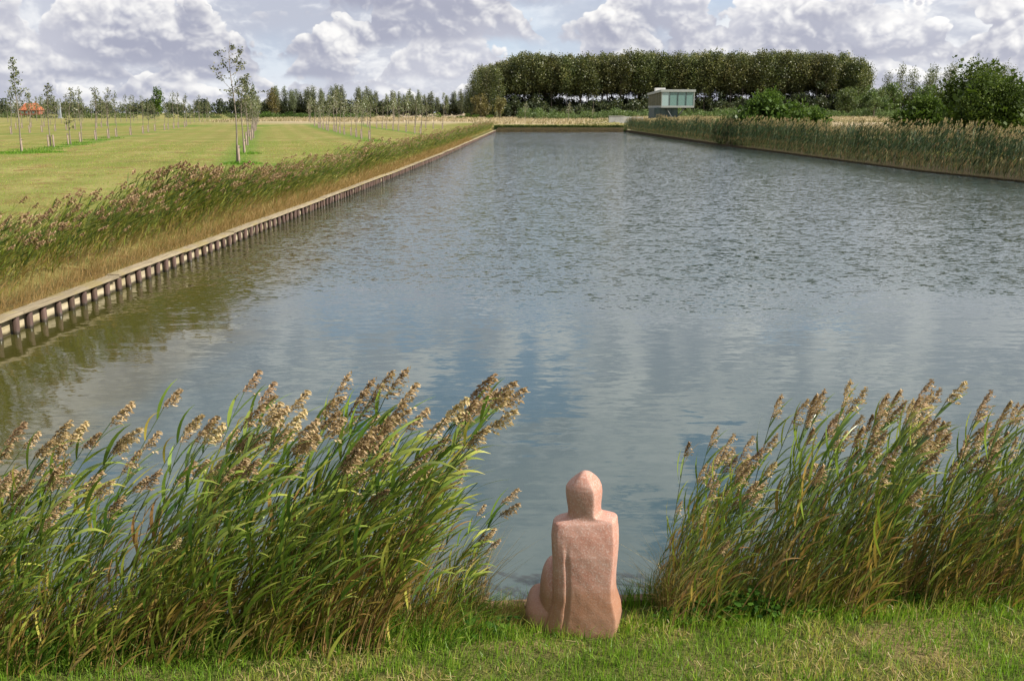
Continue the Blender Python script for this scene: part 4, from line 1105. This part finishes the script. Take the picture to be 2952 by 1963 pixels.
# ------------------------------------------------------------------ grasses
def blades(geo, X, Y, Z, h, w, rng, tint, lean=.35, wind=.3, segs=2):
    n = len(X); az = rng.random(n) * 2 * math.pi
    h = np.broadcast_to(h, (n,)); w = np.broadcast_to(w, (n,))
    L = np.abs(rng.normal(size=n)) * lean
    dx_ = np.cos(az) * L + wind * rng.uniform(.3, 1.2, n); dy_ = np.sin(az) * L
    fa = rng.random(n) * math.pi; wx, wy = np.cos(fa) * w * .5, np.sin(fa) * w * .5
    B = np.stack([X, Y, Z], 1)
    lv = []
    for s_ in range(segs + 1):
        t = s_ / segs; c = B + np.stack([dx_ * h * t ** 1.7, dy_ * h * t ** 1.7, h * (t - .25 * np.minimum(L + wind, 1.4) * t ** 2)], 1)
        k = 1 - t ** 1.5
        lv.append((c - np.stack([wx, wy, 0 * wx], 1) * k, c + np.stack([wx, wy, 0 * wx], 1) * k))
    t = np.broadcast_to(tint, (n,))
    if segs == 1:
        V = np.stack([lv[0][0], lv[0][1], lv[1][0]], 1).reshape(-1, 3); geo.add(V, None, np.arange(3 * n).reshape(n, 3), np.repeat(t, 3)); return
    V = np.stack([lv[0][0], lv[0][1], lv[1][1], lv[1][0], lv[2][0]], 1).reshape(-1, 3)
    i = np.arange(n)[:, None] * 5
    geo.add(V, i + np.array([[0, 1, 2, 3]]), i + np.array([[3, 2, 4]]), np.repeat(t, 5))
def fbm(x, y, s, seed):
    r = np.random.default_rng(seed); v = 0
    for o in range(4):
        a, b, c, d = r.uniform(.6, 1.4, 4); p, q = r.uniform(0, 6, 2)
        v = v + (.6 ** o) * np.sin(x * s * a * 1.9 ** o + p + 1.5 * np.sin(y * s * b * 1.7 ** o + q)) * np.sin(y * s * c * 1.9 ** o + q + d)
    return v
rng = np.random.default_rng(160)
# mown lawn on the near bank
g = Geo(); n = 150000
X = rng.uniform(-5.2, 5.4, n); Y = rng.uniform(2.0, 6.2, n); k = (Y < ylawn(X) + .10 + .05 * fbm(X, Y, 5, 3)); X, Y = X[k], Y[k]
f1_ = fbm(X, Y, 2.2, 1); f2_ = fbm(X, Y, 7, 2); dry = np.clip(.5 + .5 * f1_ + .25 * f2_, 0, 1)
f3_ = fbm(X, Y, 16, 9); h = (.036 + .030 * np.clip(.5 - .5 * f2_, 0, 1) + .055 * np.clip(f3_ - .35, 0, 1.2)) * rng.uniform(.4, 1.6, len(X))
blades(g, X, Y, height(X, Y) - .004, h, .0052, rng, np.clip(rng.normal(.32, .14, len(X)) + .36 * (dry > .66) * rng.random(len(X)) * 1.6 + .04 * f1_, 0, 1), .55, .12)
# rough fringe where the mower does not reach, longest beside the figure
n = 9000; X = rng.uniform(-5, 5, n); Y = ylawn(X) + rng.normal(size=n) * .09 + .06; k = ~((np.abs(X - .43) < .24) & (rng.random(n) < .6)); X, Y = X[k], Y[k]; n = len(X)
h = rng.uniform(.05, .15, n); blades(g, X, Y, height(X, Y) - .01, h, .005, rng, np.clip(rng.normal(.38, .22, n), 0, 1), .5, .2)
link('lawn_grass', g.mesh('lawn_grass', M['grass']), kind='stuff', label='short mown grass on the near bank in front of the reeds', cat='grass')
# cut straw lying on the lawn
g = Geo(); n = 9000; X = rng.uniform(-4, 4.2, n); Y = rng.uniform(4.2, 5.7, n); k = (Y < ylawn(X) + .12) & (fbm(X, Y, 2.2, 1) * .5 + .25 * fbm(X, Y, 7, 2) > rng.uniform(-.1, .5, n)); X, Y = X[k], Y[k]; n = len(X)
az = rng.random(n) * 6.28; L = rng.uniform(.015, .06, n); Z = height(X, Y) + rng.uniform(.012, .045, n); w_ = .0016
dX, dY = np.cos(az) * L * .5, np.sin(az) * L * .5; wx, wy = -np.sin(az) * w_, np.cos(az) * w_; tl = rng.normal(size=n) * .012
V = np.stack([np.stack([X - dX - wx, Y - dY - wy, Z - tl], 1), np.stack([X + dX - wx, Y + dY - wy, Z + tl], 1), np.stack([X + dX + wx, Y + dY + wy, Z + tl + .001], 1), np.stack([X - dX + wx, Y - dY + wy, Z - tl + .001], 1)], 1).reshape(-1, 3)
g.add(V, np.arange(4 * n).reshape(n, 4), None, np.repeat(rng.uniform(.72, 1, n), 4))
link('straw_litter', g.mesh('straw_litter', M['grass']), kind='stuff', label='cut straw scattered over the mown lawn', cat='straw')
# long grass under and before the reeds
g = Geo()
def zone(n, x0, x1, y0o, y1o, h0, h1, wd, tm, ts, wind, lean=.45):
    X = rng.uniform(x0, x1, n); Y = ylawn(X) + rng.uniform(y0o, y1o, n)
    k = Y < ynear(X) + .02; X, Y = X[k], Y[k]
    blades(g, X, Y, height(X, np.minimum(Y, ynear(X) - .03)) - .02, rng.uniform(h0, h1, len(X)), wd, rng, np.clip(rng.normal(tm, ts, len(X)), 0, 1), lean, wind)
zone(5200, -5, -.15, -.06, .80, .10, .34, .0075, .16, .17, .6)  # left blades tinted darker to paint in the shadow of the reeds
zone(2200, .95, 5, .05, .80, .12, .42, .007, .40, .24, .35)
link('bank_grass', g.mesh('bank_grass', M['grass']), kind='stuff', label='long green grass growing at the foot of the reeds', cat='grass')
g = Geo()
zone(1500, -.60, .10, .10, .80, .08, .22, .005, .55, .25, .25)
zone(1100, .95, 1.45, .22, .80, .18, .55, .005, .6, .25, .0, .7)
zone(3600, -5, -.2, .25, .80, .25, .80, .006, .70, .22, .45, .3)
zone(3000, 1.0, 5, .25, .80, .20, .75, .006, .70, .22, .25, .3)
link('dry_bank_grass', g.mesh('dry_bank_grass', M['dry_grass']), kind='stuff', label='dry golden grass between the reed stalks and beside the figure', cat='grass')
g = Geo()
zone(260, -.35, .25, .55, .80, .10, .26, .005, .3, .15, .05, .25); zone(420, .72, 1.25, .55, .80, .15, .34, .0055, .15, .12, .0, .3)
link('shore_grass', g.mesh('shore_grass', M['grass']), kind='stuff', label='thin green blades standing against the water beside the figure', cat='grass')
# leafy weeds
g = Geo()
def weeds(cx, cy, rx, ry, n, hmax):
    a = rng.random(n) * 6.28; r = np.sqrt(rng.random(n)); X = cx + np.cos(a) * r * rx; Y = cy + np.sin(a) * r * ry
    Z = height(X, np.minimum(Y, ynear(X) - .03)) + rng.uniform(.02, hmax, n) * (1.1 - r * .6)
    m_ = len(X); ang = np.linspace(0, 2 * math.pi, 7)[:-1]
    nrm = rng.normal(size=(m_, 3)) * .45 + np.array([.1, -.25, 1]); nrm /= np.linalg.norm(nrm, axis=1)[:, None]
    u = np.cross(nrm, rng.normal(size=(m_, 3))); u /= np.linalg.norm(u, axis=1)[:, None]; v = np.cross(nrm, u)
    s = (rng.uniform(.007, .024, m_) * rng.uniform(.6, 1.1, m_))[:, None, None]
    ring = np.stack([X, Y, Z], 1)[:, None, :] + s * (u[:, None, :] * np.cos(ang)[None, :, None] * 1.25 + v[:, None, :] * np.sin(ang)[None, :, None])
    i = np.arange(m_)[:, None] * 6
    t = np.repeat(np.clip(rng.normal(.45, .25, m_), 0, 1), 6)
    g.add(ring.reshape(-1, 3), np.concatenate([i + np.array([[0, 1, 2, 3]]), i + np.array([[0, 3, 4, 5]])]), None, t)
for cx, rx, n, hm in ((1.35, .34, 300, .22), (1.66, .26, 90, .12), (1.0, .14, 40, .10), (-.2, .22, 60, .12), (-1.0, .35, 50, .12), (-1.7, .4, 90, .18), (-2.2, .35, 130, .20), (-2.7, .35, 120, .20), (2.4, .4, 50, .10), (.02, .05, 14, .10)):
    weeds(cx, float(ylawn(cx)) + .14, rx, .14, n, hm)
link('weeds', g.mesh('weeds', M['weed'], True), kind='stuff', label='round leaved green weeds at the foot of the reeds', cat='weeds')

# dry grass strip between the reeds and the cap of the revetment
g = Geo(); n = 26000; Y = 9.5 + (120 - 9.5) * rng.random(n) ** 1.9; d = np.abs(rng.normal(size=n)) * .46 + .02; X = xl(Y) - d
sc_b = np.clip(Y / 16, 1, 4)
blades(g, X, Y, height(X, Y) - .02, rng.uniform(.18, .50, n) * (1 - .25 * (d < .25)), .006 * sc_b, rng, np.clip(rng.normal(.62, .26, n), 0, 1), .7, .45)
link('dry_shore_grass', g.mesh('dry_shore_grass', M['dry_grass']), kind='stuff', label='golden dry grass between the left reeds and the revetment', cat='grass')
# mown field: tufts and swaths of cut grass
g = Geo(); n = 60000; Y = 14 + (105 - 14) * rng.random(n) ** 1.25; X = xl(Y) - 2.2 - rng.random(n) * (.56 * Y + 2 + xl(Y))
k = np.abs(X) < .56 * Y + 2; X, Y = X[k], Y[k]; n = len(X); f_ = fbm(X, Y * .8, .55, 7) + .6 * fbm(X, Y, 2.0, 8); sc_b = np.clip(Y / 14, 1, 5.5)
t = np.where(f_ > .35, rng.normal(.81, .08, n), rng.normal(.56, .12, n))
lush_b = np.maximum(np.maximum(sm(1, .3, np.hypot((X + 11.8) / 4.5, (Y - 57) / 9)), sm(1.6, .4, np.abs(X + 15.9 + (Y - 59) * .24)) * (Y > 56)), .55 * sm(-.5, .5, np.sin((X + .243 * Y) * 2.1)))
t = np.where((f_ > .5) & (lush_b < .6), t, t - .18 * lush_b)
blades(g, X, Y, height(X, Y) - .012, rng.uniform(.03, .085, n) * (1 + .5 * (f_ > .75)), .010 * sc_b, rng, np.clip(t, 0, 1), .9, .25, 1)
# taller unmown grass at the feet of the young trees
for (x, y, r, m_) in ((-15.9, 58.8, .9, 700), (-36.0, 75.4, 2.0, 1500), (-19.4, 74, .8, 300), (-38, 81, 1.6, 350), (-39.4, 87, 1.2, 300), (-40.6, 94, 1.1, 300), (-43, 101, 1.2, 300), (-45, 110, 1.3, 300), (-47, 119, 1.3, 260), (-14.8, 106.5, .8, 260)):
    a = rng.random(m_) * 6.28; q = np.sqrt(rng.random(m_)) * r; X = x + np.cos(a) * q * 1.3 + .3; Y = y + np.sin(a) * q * 1.2
    blades(g, X, Y, height(X, Y) - .02, rng.uniform(.12, .34, m_) * (1.1 - q / r * .6), .05, rng, np.clip(rng.normal(.22, .12, m_), 0, 1), .5, .2)
link('field_grass', g.mesh('field_grass', M['grass']), kind='stuff', label='mown yellow green grass and straw of the orchard field', cat='grass')
# pale rough grass beyond the pond, and on the dike
g = Geo(); n = 30000; X = rng.uniform(-72, 125, n); Y = rng.uniform(197, 318, n)
k = ((X > -8) | (Y > 236 + 4 * np.sin(X * .2))) & (np.abs(X) < .56 * Y + 5) & ~((X > 14) & (X < 70) & (Y < 238)); X, Y = X[k], Y[k]
blades(g, X, Y, height(X, Y) - .05, rng.uniform(.35, .95, len(X)), .28, rng, np.clip(rng.normal(.62, .22, len(X)), 0, 1), .5, .35)
n = 9000; X = rng.uniform(12, 74, n); Y = rng.uniform(186, 236, n)
blades(g, X, Y, height(X, Y) - .05, rng.uniform(.12, .40, n), .22, rng, np.clip(rng.normal(.22, .18, n), 0, 1), .6, .3)
n = 9000; Y = rng.uniform(60, 184, n); X = xr(Y) + 6.5 + rng.random(n) * (.56 * Y)
blades(g, X, Y, height(X, Y) - .05, rng.uniform(.25, .7, n), .16, rng, np.clip(rng.normal(.45, .25, n), 0, 1), .5, .3)
link('rough_grass', g.mesh('rough_grass', M['blond_grass']), kind='stuff', label='pale rough grass between the pond and the groves', cat='grass')
# overgrown bank at the far end of the pond
g = Geo(); n = 16000; X = rng.uniform(-3.2, 20.6, n); q = rng.random(n); Y = Y_FAR - .25 + q * 1.5; Z = .0 + q * 1.0
blades(g, X, Y, Z, rng.uniform(.15, .50, n), .13, rng, np.clip(.16 + .55 * (q > .8) * rng.random(n) + rng.normal(size=n) * .14 + .12 * np.sin(X * 1.7 + 2 * np.sin(X * .6)) - .1 * (q < .5), 0, 1), .8, .2)
link('far_bank_grass', g.mesh('far_bank_grass', M['far_bank']), kind='stuff', label='grass and weeds hanging down the far bank of the pond', cat='grass')

# ------------------------------------------------------------------ the seated stone figure, seen from behind
def build_figure():
    PX = 1183.0; XC = 690.0
    def zz(y): return (1250 - y) / 1100 * .975
    rows = [  # y, left, right, depth, ridge (fraction along the back), y-offset of section centre, kind (0 torso .. 1 head)
        (1290, 400, 925, .36, .94, .045, 0), (1235, 400, 942, .37, .94, .045, 0), (1170, 412, 950, .37, .945, .045, 0), (1110, 430, 944, .36, .945, .04, 0), (1050, 450, 926, .335, .945, .03, 0), (1000, 458, 912, .315, .945, .022, 0),
        (950, 461, 905, .295, .945, .015, 0), (880, 462, 903, .275, .945, .010, 0), (800, 459, 907, .262, .945, .006, 0), (700, 454, 914, .25, .945, .003, 0), (600, 448, 916, .232, .945, .007, 0),
        (560, 451, 913, .222, .945, .009, 0), (530, 454, 910, .212, .945, .012, 0), (505, 458, 906, .202, .945, .014, 0), (488, 462, 904, .192, .945, .015, 0), (478, 474, 894, .180, .93, .016, 0),
        (467, 510, 858, .166, .90, .014, .3), (462, 536, 832, .166, .86, .014, .55), (457, 548, 812, .166, .82, .014, .8), (448, 559, 798, .166, .80, .014, 1), (425, 562, 789, .17, .79, .016, 1), (390, 557, 789, .18, .79, .018, 1), (340, 549, 793, .195, .79, .02, 1), (300, 543, 795, .20, .79, .02, 1),
        (262, 545, 791, .198, .785, .02, 1), (232, 566, 777, .185, .75, .02, 1), (205, 596, 757, .155, .68, .018, 1), (182, 624, 734, .118, .60, .014, 1), (166, 643, 714, .08, .55, .012, 1), (156, 660, 694, .04, .5, .01, 1)]
    N = 40; V = []
    for (y, l, r, dep, rid, yo, hd) in rows:
        xl_, xr_ = (l - XC) / PX, (r - XC) / PX; w = xr_ - xl_
        z = zz(y)
        ring = []
        # outline points as (u across 0..1, v depth -.5 back .. .5 front)
        torso = [(0, .05), (.004, -.12), (.016, -.26), (.045, -.37), (.10, -.435), (.18, -.465), (.30, -.485), (.45, -.497), (.60, -.498), (.74, -.492), (.83, -.486), (.895, -.478), (.922, -.468),
                 (.930, -.448), (.948, -.32), (.968, -.2), (.986, -.06), (1.0, .08), (.995, .2), (.97, .32), (.90, .42), (.78, .475), (.62, .497), (.45, .5), (.3, .49), (.17, .45), (.07, .36), (.02, .22)]
        head = [(0, .0), (.01, -.12), (.04, -.23), (.10, -.325), (.2, -.395), (.32, -.44), (.45, -.47), (.56, -.485), (.66, -.493), (.73, -.495), (.77, -.492), (.795, -.478), (.812, -.455),
                (.83, -.415), (.87, -.32), (.915, -.2), (.96, -.08), (.995, .05), (1.0, .15), (.98, .26), (.92, .37), (.82, .44), (.66, .485), (.48, .5), (.32, .48), (.18, .42), (.07, .30), (.02, .16)]
        sh = (rid - .79) if hd >= .99 else 0
        for (a, b) in zip(torso, head):
            u = a[0] + (b[0] - a[0]) * hd; v = a[1] + (b[1] - a[1]) * hd
            if hd >= .99 and 0 < u < 1 and v < .1: u = np.clip(u + sh * math.sin(math.pi * u), 0, 1)
            X = xl_ + u * w; zt = z
            # the right shoulder stands a little higher than the left one
            if 440 < y < 560: zt += .026 * (u - .42) * math.exp(-((y - 478) / 40) ** 2) * 1.1
            ring.append((X, yo + v * dep, zt))
        V.append(ring)
    V = np.array(V); R_, n = V.shape[:2]; V = V.reshape(-1, 3)
    Q = [(i * n + k, i * n + (k + 1) % n, (i + 1) * n + (k + 1) % n, (i + 1) * n + k) for i in range(R_ - 1) for k in range(n)]
    g = Geo(); g.add(V, Q)
    top = len(V); g.add([V[-n:].mean(0) + (0, 0, .003)], None, None)
    g.T.append(np.array([((R_ - 1) * n + k, (R_ - 1) * n + (k + 1) % n, top) for k in range(n)]))
    bot = g.n; g.add([V[:n].mean(0)], None, None); g.T.append(np.array([((k + 1) % n, k, bot) for k in range(n)]))
    def ell(c, r, p=2.0, seg=20):
        P = []
        for i in range(seg + 1):
            th = -math.pi / 2 + math.pi * i / seg
            for j in range(seg * 2):
                ph = 2 * math.pi * j / (seg * 2)
                e = lambda q: math.copysign(abs(q) ** (2 / p), q)
                P.append((c[0] + r[0] * e(math.cos(th)) * e(math.cos(ph)), c[1] + r[1] * e(math.cos(th)) * e(math.sin(ph)), c[2] + r[2] * e(math.sin(th))))
        m_ = seg * 2
        g.add(P, [(i * m_ + k, i * m_ + (k + 1) % m_, (i + 1) * m_ + (k + 1) % m_, (i + 1) * m_ + k) for i in range(seg) for k in range(m_)])
    ell((-.192, .105, .165), (.083, .175, .215), 2.3)          # drawn up left knee
    ell((-.250, .12, .035), (.110, .20, .115), 3.2)              # left foot and shin on the ground
    ell((.06, .20, .09), (.12, .22, .14), 2.4)                 # right leg folded in front
    ell((-.03, .24, .12), (.14, .14, .17), 2.3)
    me = g.mesh('raw', None)
    ob = bpy.data.objects.new('raw', me); COL.objects.link(ob)
    md = ob.modifiers.new('r', 'REMESH'); md.mode = 'VOXEL'; md.voxel_size = .0042; md.use_smooth_shade = True
    sm_ = ob.modifiers.new('s', 'SMOOTH'); sm_.factor = .5; sm_.iterations = 4
    dg = bpy.context.evaluated_depsgraph_get()
    me2 = bpy.data.meshes.new_from_object(ob.evaluated_get(dg))
    bpy.data.objects.remove(ob)
    n = len(me2.vertices); co = np.empty(n * 3, np.float32); me2.vertices.foreach_get('co', co); co = co.reshape(-1, 3)
    # groove that marks off the left arm on the back
    gz = [zz(y) for y in (1240, 1180, 1100, 1000, 900, 800, 700, 640)]; gx = [(x - XC) / PX for x in (535, 545, 556, 566, 567, 562, 558, 556)]
    cx = np.interp(co[:, 2], gz, gx); dd = co[:, 0] - cx
    fade = sm(zz(600), zz(760), co[:, 2]) * sm(-.03, .04, co[:, 2])
    back = co[:, 1] < -.04
    dep = .007 * np.exp(-(np.where(dd > 0, dd / .016, dd / .007)) ** 2) * fade - .0 * np.exp(-((dd + .024) / .018) ** 2) * fade
    co[:, 1] += np.where(back, dep, 0)
    # hand-worked unevenness
    co += .0004 * np.stack([np.sin(co[:, 2] * 61 + co[:, 1] * 37), np.sin(co[:, 0] * 53 + co[:, 2] * 47), np.sin(co[:, 1] * 59 + co[:, 0] * 41)], 1)
    me2.vertices.foreach_set('co', co.ravel()); me2.update()
    me2.materials.clear(); me2.materials.append(M['pink_stone'])
    me2.polygons.foreach_set('use_smooth', np.ones(len(me2.polygons), bool))
    me2.name = 'stone_figure'
    return link('stone_figure', me2, None, (.433, 5.47, .415), -.10, None, 'seated figure of pink granite seen from behind at the water edge', 'statue')
build_figure()
